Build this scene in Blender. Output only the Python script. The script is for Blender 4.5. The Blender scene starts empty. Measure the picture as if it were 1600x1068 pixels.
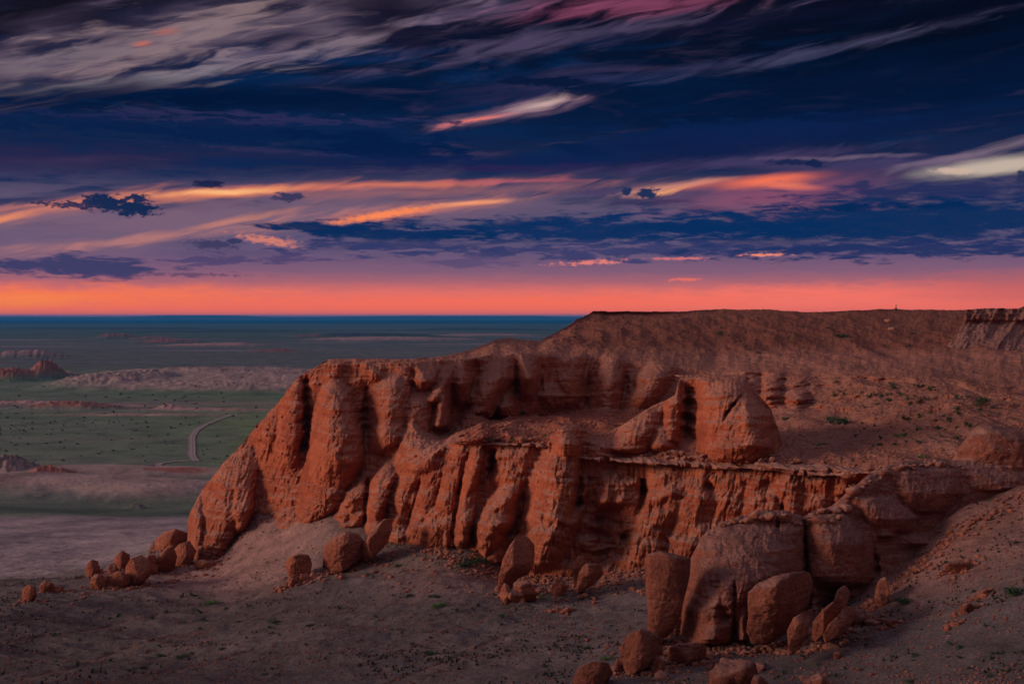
import bpy, math, random
import numpy as np
from mathutils import Vector, Matrix

SC = bpy.context.scene
COL = SC.collection
R_ = math.radians
EYE = 60.0            # height of the camera above the steppe, metres
FPX = 1800.0          # focal length in pixels of the 1600 px wide photograph
PITCH = math.atan(40.0 / 1800.0)

# ------------------------------------------------------------------ camera
cam_data = bpy.data.cameras.new("camera")
cam = bpy.data.objects.new("camera", cam_data)
COL.objects.link(cam)
cam.location = (0, 0, EYE)
cam.rotation_euler = (R_(90) - PITCH, 0, 0)
cam_data.sensor_width = 36.0
cam_data.lens = 36.0 * FPX / 1600.0
cam_data.clip_start = 0.5
cam_data.clip_end = 150000.0
SC.camera = cam

# ------------------------------------------------------------------ exposure
SC.view_settings.view_transform = 'Standard'
SC.view_settings.look = 'None'
SC.view_settings.exposure = 0.0
SC.view_settings.gamma = 1.0
SC.render.engine = 'CYCLES'
SC.cycles.use_denoising = True
SC.cycles.max_bounces = 5
SC.cycles.diffuse_bounces = 3
SC.cycles.volume_bounces = 1

# ------------------------------------------------------------------ sun (low, soft afterglow from the left)
SUN_AZ, SUN_EL = -97.0, 13.0      # azimuth from +Y (negative = left), elevation
sd = bpy.data.lights.new("sun", 'SUN')
sun = bpy.data.objects.new("sun", sd)
COL.objects.link(sun)
a, e = R_(SUN_AZ), R_(SUN_EL)
to_sun = Vector((math.sin(a) * math.cos(e), math.cos(a) * math.cos(e), math.sin(e)))
sun.rotation_euler = to_sun.to_track_quat('Z', 'Y').to_euler()
sd.energy = 2.0
sd.angle = R_(18)
sd.color = (1.0, 0.74, 0.62)

# ------------------------------------------------------------------ world: dusk sky with cirrus, stratus and a burning horizon
def lin(c):
    return tuple(((v / 255.0) / 12.92 if v <= 10 else ((v / 255.0 + 0.055) / 1.055) ** 2.4) for v in c)

world = bpy.data.worlds.new("World")
SC.world = world
world.use_nodes = True
NT = world.node_tree
NT.nodes.clear()
class NG:
    """tiny helper for wiring nodes"""
    def __init__(s, nt): s.nt = nt
    def n(s, t, **kw):
        nd = s.nt.nodes.new(t)
        for k, v in kw.items(): setattr(nd, k, v)
        return nd
    def inp(s, sock, v):
        if isinstance(v, bpy.types.NodeSocket): s.nt.links.new(v, sock)
        elif isinstance(v, (tuple, list)) and len(v) == 3 and sock.type == 'RGBA': sock.default_value = (*v, 1)
        else: sock.default_value = v
    def m(s, op, a, b=0.0, c=0.0, clamp=False):
        nd = s.n('ShaderNodeMath', operation=op, use_clamp=clamp)
        for i, v in enumerate((a, b, c)): s.inp(nd.inputs[i], v)
        return nd.outputs[0]
    def vm(s, op, a, b=(0, 0, 0)):
        nd = s.n('ShaderNodeVectorMath', operation=op)
        s.inp(nd.inputs[0], a); s.inp(nd.inputs[1], b)
        return nd.outputs['Value'] if op in ('LENGTH', 'DOT_PRODUCT') else nd.outputs[0]
    def xyz(s, x, y, z=0.0):
        nd = s.n('ShaderNodeCombineXYZ')
        for i, v in enumerate((x, y, z)): s.inp(nd.inputs[i], v)
        return nd.outputs[0]
    def sep(s, v):
        nd = s.n('ShaderNodeSeparateXYZ'); s.inp(nd.inputs[0], v); return nd.outputs
    def noise(s, vec, scale, detail=3.0, rough=0.5, dist=0.0, lac=2.0):
        nd = s.n('ShaderNodeTexNoise')
        s.inp(nd.inputs['Vector'], vec)
        nd.inputs['Scale'].default_value = scale; nd.inputs['Detail'].default_value = detail
        nd.inputs['Roughness'].default_value = rough; nd.inputs['Distortion'].default_value = dist
        nd.inputs['Lacunarity'].default_value = lac
        return nd.outputs[0]
    def mr(s, v, a, b, c=0.0, d=1.0, smooth=True):
        nd = s.n('ShaderNodeMapRange', interpolation_type='SMOOTHSTEP' if smooth else 'LINEAR')
        s.inp(nd.inputs[0], v)
        for i, q in enumerate((a, b, c, d)): s.inp(nd.inputs[i + 1], q)
        return nd.outputs[0]
    def mix(s, f, a, b, blend='MIX'):
        nd = s.n('ShaderNodeMix', data_type='RGBA', blend_type=blend)
        s.inp(nd.inputs[0], f); s.inp(nd.inputs[6], a); s.inp(nd.inputs[7], b)
        return nd.outputs[2]
    def mapping(s, vec, loc=(0, 0, 0), rot=(0, 0, 0), scale=(1, 1, 1), typ='POINT'):
        nd = s.n('ShaderNodeMapping', vector_type=typ)
        s.inp(nd.inputs[0], vec)
        nd.inputs[1].default_value = loc; nd.inputs[2].default_value = rot; nd.inputs[3].default_value = scale
        return nd.outputs[0]
    def ramp(s, f, stops, interp='LINEAR'):
        nd = s.n('ShaderNodeValToRGB'); cr = nd.color_ramp; cr.interpolation = interp
        while len(cr.elements) < len(stops): cr.elements.new(0.5)
        for el, (p, c) in zip(cr.elements, stops):
            el.position = p; el.color = (*c, 1)
        s.inp(nd.inputs[0], f)
        return nd.outputs[0]

g = NG(NT)
tc = g.n('ShaderNodeTexCoord').outputs['Generated']       # world direction
dirn = g.vm('NORMALIZE', tc)
sx, sy, sz = g.sep(dirn)
AZ = g.m('ARCTAN2', sx, sy)                                # azimuth from +Y, radians
EL = g.m('ARCSINE', sz)                                    # elevation, radians
# sky chart: degrees-like units where 100 = 100/1800 rad, so the charted sky sits round the view to the north
U = g.m('MULTIPLY', AZ, FPX)
V = g.m('MULTIPLY', EL, FPX)
uv0 = g.xyz(U, V)
def chart(px, py):
    az = math.atan((px - 800) / FPX)
    el = math.atan((494 - py) / FPX * math.cos(az))
    return az * FPX, el * FPX
# warped chart for ragged, natural outlines
w1 = g.n('ShaderNodeTexNoise'); g.inp(w1.inputs['Vector'], g.mapping(uv0, scale=(0.006, 0.016, 1)))
w1.inputs['Detail'].default_value = 3; w1.inputs['Scale'].default_value = 1
warp = g.vm('MULTIPLY', g.vm('SUBTRACT', w1.outputs['Color'], (0.5, 0.5, 0.5)), (70, 16, 0))
UV = g.vm('ADD', uv0, warp)
cirT = g.mapping(UV, rot=(0, 0, R_(11)), scale=(190, 30, 1), typ='TEXTURE')     # streaks rising to the right
N_cir = g.m('SUBTRACT', g.noise(cirT, 1.0, 7, 0.53, 0.5), 0.5)
N_fine = g.m('SUBTRACT', g.noise(g.mapping(UV, rot=(0, 0, R_(13)), scale=(95, 13, 1), typ='TEXTURE'), 1.0, 6, 0.54, 0.6), 0.5)
N_str = g.m('SUBTRACT', g.noise(g.mapping(uv0, scale=(0.016, 0.085, 1)), 1.0, 7, 0.66, 0.3), 0.5)   # flat stratus
N_puf = g.m('SUBTRACT', g.noise(g.mapping(uv0, scale=(0.075, 0.15, 1)), 1.0, 5, 0.65, 0.3), 0.5)       # small puffs
NS = {'c': N_cir, 'f': N_fine, 's': N_str, 'p': N_puf}

tops = [(494, (255, 112, 78)), (478, (250, 112, 86)), (457, (230, 112, 100)), (440, (170, 100, 112)), (425, (132, 92, 118)), (400, (108, 86, 118)),
        (370, (88, 80, 114)), (320, (92, 80, 108)), (290, (56, 56, 90)), (260, (28, 36, 72)), (220, (18, 34, 70)), (170, (5, 27, 62)),
        (110, (5, 20, 48)), (50, (12, 14, 34)), (-20, (12, 13, 28)), (-300, (34, 30, 48)), (-1300, (70, 66, 92))]
H0, H1 = -10.0, 1900.0
vw = g.m('ADD', V, g.m('MULTIPLY', N_str, 14))
# ramp in two pieces for precision
base_lo = g.ramp(g.mr(vw, 0, 560, smooth=False), [((494 - y) / 560.0, lin(c)) for y, c in tops[:15]])
base_hi = g.ramp(g.mr(vw, 514, 1900, smooth=False), [(0, lin((14, 14, 30))), (0.25, lin((60, 52, 72))), (0.6, lin((112, 100, 122))), (1, lin((130, 122, 146)))])
col = g.mix(g.mr(V, 505, 560), base_lo, base_hi)

# ragged sheets of blue-grey stratus through the middle of the sky, thin mauve veils higher up
nL = g.m('SUBTRACT', g.noise(g.mapping(UV, rot=(0, 0, R_(2)), scale=(260, 30, 1), typ='TEXTURE'), 1.0, 8, 0.62, 0.4), 0.5)
bandm = g.m('MULTIPLY', g.mr(V, 70, 150), g.mr(V, 470, 380))
col = g.mix(g.m('MULTIPLY', g.mr(nL, -0.05, 0.15), g.m('MULTIPLY', bandm, 0.85)), col, lin((7, 38, 80)))
col = g.mix(g.m('MULTIPLY', g.mr(nL, -0.03, -0.2), g.m('MULTIPLY', bandm, 0.45)), col, lin((84, 66, 100)))
topm = g.mr(V, 300, 420)
col = g.mix(g.m('MULTIPLY', g.mr(N_cir, 0.02, 0.24), g.m('MULTIPLY', topm, 0.6)), col, lin((50, 50, 80)))
layers = [
 # px, py, rx, ry, tilt, colour, opacity, noise, noise amp, edge lo, edge hi
 (1500, 60, 520, 110, 6, (3, 8, 24), 0.85, 'c', 0.8, 0.2, 1.3),
 (60, 20, 190, 60, 14, (20, 15, 24), 0.9, 'c', 1.2, 0.3, 1.2),
 (300, 58, 440, 56, 12, (66, 56, 80), 0.75, 'c', 2.6, 0.35, 1.1),
 (230, 84, 310, 40, 15, (104, 88, 104), 0.75, 'c', 4.0, 0.15, 1.0),
 (260, 66, 200, 30, 17, (152, 126, 128), 0.7, 'f', 3.6, 0.1, 1.1),
 (470, 84, 220, 14, 15, (140, 120, 134), 0.7, 'f', 3.4, 0.1, 1.1),
 (225, 128, 170, 10, 8, (128, 120, 130), 0.75, 'f', 2.6, 0.1, 1.3),
 (110, 92, 170, 12, 14, (112, 98, 112), 0.7, 'f', 2.4, 0.1, 1.2),
 (232, 73, 14, 5, 8, (205, 104, 84), 0.9, 'f', 1.4, 0.1, 1.1),
 (258, 54, 22, 6, 8, (180, 96, 88), 0.6, 'f', 1.4, 0.1, 1.1),
 (600, 18, 75, 36, -10, (16, 13, 32), 0.85, 'c', 1.8, 0.2, 1.2),
 (620, 60, 60, 20, -20, (26, 22, 46), 0.7, 'c', 1.6, 0.2, 1.2),
 (860, 66, 260, 16, 8, (84, 72, 102), 0.75, 'f', 2.8, 0.1, 1.2),
 (760, 22, 130, 16, 8, (98, 80, 108), 0.6, 'f', 2.6, 0.1, 1.2),
 (990, 12, 170, 17, 3, (140, 70, 100), 0.8, 'f', 2.2, 0.1, 1.2),
 (1120, 42, 180, 9, 5, (18, 18, 44), 0.8, 'c', 1.8, 0.1, 1.2),
 (1250, 88, 210, 9, 8, (76, 74, 106), 0.7, 'f', 2.4, 0.1, 1.2),
 (1060, 112, 150, 9, 8, (52, 54, 90), 0.6, 'f', 2.4, 0.1, 1.2),
 (250, 158, 560, 26, 3, (2, 20, 52), 0.9, 'c', 1.0, 0.3, 1.2),
 (1320, 165, 480, 60, 2, (3, 22, 58), 0.75, 'c', 0.9, 0.2, 1.2),
 (840, 140, 150, 26, 8, (48, 46, 84), 0.6, 'f', 1.8, 0.1, 1.2),
 (798, 177, 125, 13, 11, (150, 112, 132), 0.8, 'f', 1.2, 0.1, 1.1),
 (848, 163, 62, 8, 12, (212, 176, 170), 0.95, 'f', 1.3, 0.2, 1.0),
 (740, 190, 62, 4.5, 10, (232, 122, 112), 0.9, 'f', 1.2, 0.2, 1.0),
 (880, 132, 130, 10, -4, (7, 22, 54), 0.95, 's', 1.6, 0.5, 0.9),
 (930, 146, 60, 9, -3, (7, 24, 56), 0.9, 's', 1.6, 0.5, 0.9),
 (430, 208, 400, 34, -1, (12, 34, 74), 0.9, 's', 1.5, 0.5, 1.05),
 (260, 176, 190, 5, 1, (50, 46, 84), 0.6, 's', 2.4, 0.3, 1.0),
 (480, 240, 300, 5, -2, (52, 46, 86), 0.6, 's', 2.4, 0.3, 1.0),
 (1450, 130, 300, 30, 3, (4, 20, 50), 0.7, 's', 1.6, 0.3, 1.1),
 (1120, 210, 260, 22, 2, (10, 34, 78), 0.75, 's', 1.8, 0.4, 1.05),
 (330, 190, 280, 10, 1, (46, 44, 84), 0.75, 's', 3.0, 0.4, 0.9),
 (330, 208, 300, 20, -1, (8, 30, 70), 0.85, 's', 2.6, 0.5, 0.9),
 (600, 232, 175, 26, -6, (5, 28, 68), 0.95, 's', 1.4, 0.6, 0.95),
 (190, 228, 150, 8, 0, (12, 34, 74), 0.8, 's', 2.4, 0.5, 0.9),
 (40, 250, 330, 22, 3, (44, 36, 72), 0.6, 's', 1.2, 0.2, 1.2),
 (700, 256, 420, 14, 1, (16, 32, 76), 0.85, 's', 1.6, 0.3, 1.0),
 (903, 234, 56, 9, -8, (6, 30, 70), 0.9, 's', 1.0, 0.6, 0.95),
 (900, 264, 260, 9, 0, (46, 34, 78), 0.6, 's', 1.6, 0.3, 1.0),
 (1180, 222, 330, 26, 4, (16, 30, 74), 0.7, 'c', 1.0, 0.2, 1.2),
 (1150, 252, 230, 9, 4, (68, 58, 96), 0.75, 'f', 1.8, 0.2, 1.1),
 (330, 342, 480, 38, 5, (128, 98, 118), 0.8, 'c', 1.2, 0.3, 1.2),
 (640, 300, 380, 9, 2, (150, 96, 104), 0.8, 'f', 1.6, 0.2, 1.1),
 (70, 328, 150, 12, 12, (206, 122, 104), 0.85, 'f', 1.6, 0.1, 1.1),
 (5, 342, 40, 6, 12, (250, 150, 96), 0.85, 'f', 1.2, 0.1, 1.1),
 (310, 304, 190, 8.5, 6.5, (250, 142, 92), 0.95, 'f', 1.0, 0.2, 1.05),
 (350, 300, 110, 4.5, 6, (255, 190, 128), 0.9, 'f', 1.0, 0.2, 1.05),
 (590, 289, 240, 6, 2.2, (226, 122, 96), 0.85, 'f', 1.0, 0.2, 1.05),
 (800, 284, 130, 3.5, 0, (180, 92, 104), 0.8, 'f', 1.0, 0.2, 1.05),
 (640, 330, 170, 12, 7, (200, 118, 104), 0.8, 'f', 1.2, 0.2, 1.1),
 (600, 336, 105, 8, 9, (255, 136, 84), 0.95, 'p', 0.8, 0.3, 1.05),
 (735, 316, 80, 5, 5, (250, 158, 112), 0.9, 'f', 1.0, 0.2, 1.05),
 (220, 372, 280, 9, 8, (186, 122, 116), 0.8, 'f', 2.2, 0.1, 1.1),
 (380, 342, 90, 7, 12, (206, 130, 110), 0.7, 'f', 1.8, 0.1, 1.1),
 (420, 376, 60, 9, -8, (226, 132, 110), 0.8, 'p', 1.6, 0.2, 1.0),
 (1210, 310, 170, 32, 3, (142, 76, 104), 0.75, 'c', 1.2, 0.1, 1.2),
 (1050, 292, 90, 7, 7, (214, 142, 122), 0.9, 'f', 1.4, 0.2, 1.05),
 (1040, 300, 40, 4, 8, (250, 168, 116), 0.8, 'f', 1.2, 0.2, 1.05),
 (1180, 282, 88, 11, 5, (250, 118, 84), 0.95, 'c', 1.0, 0.3, 1.05),
 (1215, 290, 50, 6, -4, (236, 118, 92), 0.8, 'c', 1.0, 0.3, 1.05),
 (1400, 256, 210, 12, -1, (70, 60, 100), 0.8, 'f', 1.4, 0.2, 1.1),
 (1330, 246, 120, 4, -2, (122, 100, 122), 0.7, 'f', 1.2, 0.2, 1.1),
 (1550, 234, 130, 8, 10, (134, 112, 128), 0.8, 'f', 1.4, 0.2, 1.1),
 (1550, 262, 92, 15, 5, (196, 178, 162), 0.97, 'c', 0.9, 0.5, 1.0),
 (1490, 268, 36, 6, -5, (206, 176, 160), 0.9, 'p', 0.8, 0.5, 1.0),
 (1480, 300, 260, 22, 0, (30, 42, 88), 0.85, 's', 1.6, 0.4, 1.0),
 (1400, 348, 480, 38, 0, (6, 42, 88), 0.95, 's', 1.1, 0.6, 1.0),
 (980, 358, 460, 26, 0, (8, 44, 92), 0.95, 's', 1.5, 0.5, 0.95),
 (1330, 325, 150, 7, 0, (6, 38, 84), 0.9, 's', 1.6, 0.5, 0.95),
 (500, 356, 125, 10, -2, (22, 42, 84), 0.97, 's', 1.0, 0.6, 0.85),
 (620, 364, 200, 16, -2, (10, 42, 88), 0.95, 's', 1.5, 0.6, 0.9),
 (640, 384, 240, 10, 0, (52, 56, 100), 0.85, 's', 2.2, 0.4, 0.9),
 (1010, 392, 560, 15, 0, (50, 56, 102), 0.85, 's', 2.4, 0.4, 0.9),
 (1400, 390, 330, 15, 0, (30, 46, 94), 0.9, 's', 2.0, 0.5, 0.95),
 (140, 417, 175, 20, -1, (58, 58, 100), 0.95, 's', 1.3, 0.6, 0.85),
 (370, 406, 150, 10, 1, (76, 64, 106), 0.85, 's', 2.0, 0.5, 0.9),
 (740, 411, 110, 9, 0, (92, 74, 112), 0.9, 's', 1.8, 0.5, 0.95),
 (990, 408, 46, 5, 0, (58, 60, 106), 0.9, 's', 1.2, 0.6, 0.9),
 (916, 410, 70, 4.5, 2, (232, 128, 116), 0.9, 'p', 1.8, 0.3, 0.9),
 (1060, 404, 62, 3, 0, (214, 116, 118), 0.85, 'p', 1.6, 0.3, 0.9),
 (1196, 398, 46, 3.2, 0, (244, 142, 118), 0.9, 'p', 1.6, 0.3, 0.9),
 (1070, 437, 34, 3.2, 0, (236, 112, 98), 0.9, 'p', 1.8, 0.3, 0.9),
 # small dark puffs in front of the glow
 (163, 317, 36.4, 14.3, 0, (24, 40, 78), 1.0, 'p', 1.2, 0.75, 0.95),
 (212, 326, 39.0, 13.0, 0, (22, 40, 78), 1.0, 'p', 1.3, 0.75, 0.95),
 (218, 310, 19.5, 7.8, 0, (34, 42, 78), 1.0, 'p', 1.4, 0.7, 0.95),
 (112, 320, 44.2, 6.5, 0, (44, 44, 80), 0.95, 'p', 2.0, 0.6, 0.9),
 (452, 308, 26.0, 7.8, 0, (54, 52, 88), 0.95, 'p', 1.4, 0.7, 0.95),
 (326, 288, 28.6, 6.5, 0, (26, 32, 70), 0.95, 'p', 0.8, 0.7, 0.95),
 (332, 382, 39.0, 7.2, -3, (62, 58, 94), 0.95, 'p', 1.3, 0.7, 0.95),
 (366, 377, 15.6, 5.2, 0, (52, 54, 92), 0.95, 'p', 1.2, 0.7, 0.95),
 (300, 429, 117.0, 3.4, 0, (98, 70, 100), 0.8, 'p', 2.4, 0.4, 0.8),
 (1010, 303, 22.1, 9.1, 0, (34, 46, 84), 1.0, 'p', 1.4, 0.7, 0.95),
 (979, 299, 9.1, 7.8, 0, (34, 46, 84), 1.0, 'p', 1.0, 0.7, 0.95),
 (936, 301, 28.6, 6.5, 0, (74, 60, 98), 0.85, 'p', 1.4, 0.7, 0.95),
 (1238, 254, 44.2, 5.2, -1, (22, 34, 74), 0.9, 'p', 1.3, 0.6, 0.95),
 (1272, 257, 18.2, 5.9, 0, (20, 34, 74), 0.95, 'p', 1.0, 0.7, 0.95),
 (1594, 276, 7.8, 11.7, 0, (40, 48, 82), 0.9, 'p', 1.0, 0.7, 0.95),
 # burning band along the horizon
 (60, 466, 330, 20, 1, (255, 122, 70), 0.8, 's', 1.0, 0.2, 1.2),
 (20, 468, 110, 12, 0, (255, 140, 66), 0.6, 's', 0.8, 0.2, 1.2),
 (800, 476, 620, 15, 0.6, (255, 112, 82), 0.85, 's', 0.8, 0.3, 1.2),
 (1330, 466, 330, 24, 0.5, (252, 118, 100), 0.75, 's', 0.8, 0.3, 1.1),
 (1610, 450, 200, 30, 0, (186, 92, 96), 0.6, 's', 0.6, 0.2, 1.2),
]
for (px, py, rx, ry, tilt, c, op, nz, amp, lo, hi) in layers:
    cu, cv = chart(px, py)
    src = UV if nz in 'cf' else uv0
    el = g.mapping(src, loc=(cu, cv, 0), rot=(0, 0, R_(tilt)), scale=(rx, ry, 1e9), typ='TEXTURE')
    d = g.vm('LENGTH', el)
    amp *= {'p': 2.0, 's': 2.2, 'c': 1.5, 'f': 1.5}[nz]
    f = g.m('MULTIPLY_ADD', NS[nz], amp, d)
    if nz in 'cf': lo, hi = lo - 0.35, hi + 0.35
    else: lo, hi = lo - 0.12, hi + 0.1
    mask = g.mr(f, lo, hi, op, 0.0)
    col = g.mix(mask, col, lin(c))
# afterglow on the sun's side of the sky (left of the view) and pale sky behind the viewer
glow_az = g.m('COSINE', g.m('SUBTRACT', AZ, R_(-95)))
glow = g.m('MULTIPLY', g.mr(glow_az, 0.35, 1.0), g.mr(V, 0, 900, 1, 0))
col = g.mix(g.m('MULTIPLY', glow, 0.85), col, (1.25, 0.68, 0.56))
behind = g.mr(g.m('COSINE', AZ), 0.55, -0.5, 0, 1)
col = g.mix(g.m('MULTIPLY', behind, g.m('MULTIPLY', g.m('SUBTRACT', 1.0, glow), 0.7)), col, (0.19, 0.165, 0.21))
bg = g.n('ShaderNodeBackground')
g.inp(bg.inputs[0], col)
bg.inputs[1].default_value = 1.0
wo = g.n('ShaderNodeOutputWorld')
NT.links.new(bg.outputs[0], wo.inputs[0])
world.cycles.sampling_method = 'MANUAL'
world.cycles.sample_map_resolution = 512

# ================================================================== numeric helpers
rng = np.random.default_rng(7)
random.seed(7)
_perm = rng.permutation(256).astype(np.int64)
_perm = np.concatenate([_perm, _perm])
_grad = rng.normal(size=(256, 3)); _grad /= np.linalg.norm(_grad, axis=1)[:, None]

def perlin(x, y, z):
    xi, yi, zi = np.floor(x).astype(np.int64), np.floor(y).astype(np.int64), np.floor(z).astype(np.int64)
    xf, yf, zf = x - xi, y - yi, z - zi
    u, v, w = [t * t * t * (t * (t * 6 - 15) + 10) for t in (xf, yf, zf)]
    xi &= 255; yi &= 255; zi &= 255
    out = 0
    for dx in (0, 1):
        wx = u if dx else 1 - u
        a = _perm[(xi + dx) & 255]
        for dy in (0, 1):
            wy = v if dy else 1 - v
            b = _perm[(a + yi + dy) & 255]
            for dz in (0, 1):
                wz = w if dz else 1 - w
                h = _perm[(b + zi + dz) & 255]
                gr = _grad[h]
                out = out + wx * wy * wz * (gr[..., 0] * (xf - dx) + gr[..., 1] * (yf - dy) + gr[..., 2] * (zf - dz))
    return out * 1.6

def fbm(x, y, z, octv=4, gain=0.5, ridged=False):
    s, a, f, tot = 0, 1.0, 1.0, 0.0
    for o in range(octv):
        n = perlin(x * f + 17.3 * o, y * f + 5.1 * o, z * f + 9.7 * o)
        if ridged: n = 1 - 2 * np.abs(n)
        s = s + a * n; tot += a; a *= gain; f *= 2.03
    return s / tot

def sstep(a, b, x):
    t = np.clip((x - a) / (b - a), 0, 1)
    return t * t * (3 - 2 * t)

CP, SP = math.cos(PITCH), math.sin(PITCH)
def W(px, py, d):
    """pixel of the 1600 px photograph + distance in metres -> point in the world"""
    X = (np.asarray(px, float) - 800) / FPX
    Y = (534 - np.asarray(py, float)) / FPX
    dy = SP * Y + CP
    dz = CP * Y - SP
    k = d / dy
    return np.stack([X * k, np.broadcast_to(d, np.broadcast(X, k).shape) + 0 * X, dz * k + EYE], -1)

def proj(P):
    """world -> pixel, for dressing the terrain"""
    x, y, z = P[..., 0], P[..., 1], P[..., 2] - EYE
    fz = CP * y - SP * z
    up = SP * y + CP * z
    return 800 + FPX * x / fz, 534 - FPX * up / fz

def blur(A, n, axis):
    if n < 1: return A
    k = np.hanning(2 * n + 3)[1:-1]; k /= k.sum()
    pad = [(0, 0)] * A.ndim; pad[axis] = (n, n)
    B = np.pad(A, pad, mode='edge')
    out = 0
    for i, w in enumerate(k):
        sl = [slice(None)] * A.ndim; sl[axis] = slice(i, i + A.shape[axis])
        out = out + w * B[tuple(sl)]
    return out

def tag(o, label=None, cat=None, group=None, kind=None):
    if label: o['label'] = label
    if cat: o['category'] = cat
    if group: o['group'] = group
    if kind: o['kind'] = kind
    return o

def grid_mesh(name, P, mat, smooth=True, col=None, flip=False):
    """P: (nv, nu, 3) grid of points -> one mesh object; col: (nv, nu, 3) colour attribute"""
    nv, nu = P.shape[:2]
    me = bpy.data.meshes.new(name)
    me.vertices.add(nv * nu)
    me.vertices.foreach_set('co', P.reshape(-1).astype(np.float32))
    i = np.arange((nv - 1) * (nu - 1)); r, c = i // (nu - 1), i % (nu - 1)
    a = r * nu + c
    q = np.stack([a, a + nu, a + nu + 1, a + 1], -1)
    if flip: q = q[:, ::-1]
    nf = len(i)
    me.loops.add(nf * 4); me.polygons.add(nf)
    me.loops.foreach_set('vertex_index', q.reshape(-1).astype(np.int32))
    me.polygons.foreach_set('loop_start', (np.arange(nf) * 4).astype(np.int32))
    if col is not None:
        at = me.color_attributes.new('tint', 'FLOAT_COLOR', 'POINT')
        c4 = np.ones((nv * nu, 4), np.float32); c4[:, :3] = col.reshape(-1, 3)
        at.data.foreach_set('color', c4.reshape(-1))
    me.update(calc_edges=True)
    if smooth: me.polygons.foreach_set('use_smooth', np.ones(nf, bool))
    me.materials.append(mat)
    o = bpy.data.objects.new(name, me)
    COL.objects.link(o)
    return o

def tri_mesh(name, V, F, mats, smooth=False, midx=None):
    me = bpy.data.meshes.new(name)
    V = np.asarray(V, np.float32); F = np.asarray(F, np.int32)
    n = F.shape[1]
    me.vertices.add(len(V)); me.vertices.foreach_set('co', V.reshape(-1))
    me.loops.add(len(F) * n); me.polygons.add(len(F))
    me.loops.foreach_set('vertex_index', F.reshape(-1))
    me.polygons.foreach_set('loop_start', (np.arange(len(F)) * n).astype(np.int32))
    me.update(calc_edges=True)
    if smooth: me.polygons.foreach_set('use_smooth', np.ones(len(F), bool))
    for m in (mats if isinstance(mats, (list, tuple)) else [mats]): me.materials.append(m)
    if midx is not None: me.polygons.foreach_set('material_index', np.asarray(midx, np.int32))
    return me

def link(me, name):
    o = bpy.data.objects.new(name, me); COL.objects.link(o); return o

# ================================================================== materials
def new_mat(name):
    m = bpy.data.materials.new(name); m.use_nodes = True
    nt = m.node_tree; nt.nodes.clear()
    return m, NG(nt)

def finish(g, col, rough, bump=None, strength=1.0, dist=0.1):
    b = g.n('ShaderNodeBsdfPrincipled')
    g.inp(b.inputs['Base Color'], col)
    g.inp(b.inputs['Roughness'], rough)
    b.inputs['Specular IOR Level'].default_value = 0.12
    if bump is not None:
        bp = g.n('ShaderNodeBump'); bp.inputs['Strength'].default_value = strength
        bp.inputs['Distance'].default_value = dist
        g.inp(bp.inputs['Height'], bump)
        g.nt.links.new(bp.outputs[0], b.inputs['Normal'])
    o = g.n('ShaderNodeOutputMaterial')
    g.nt.links.new(b.outputs[0], o.inputs[0])

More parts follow.
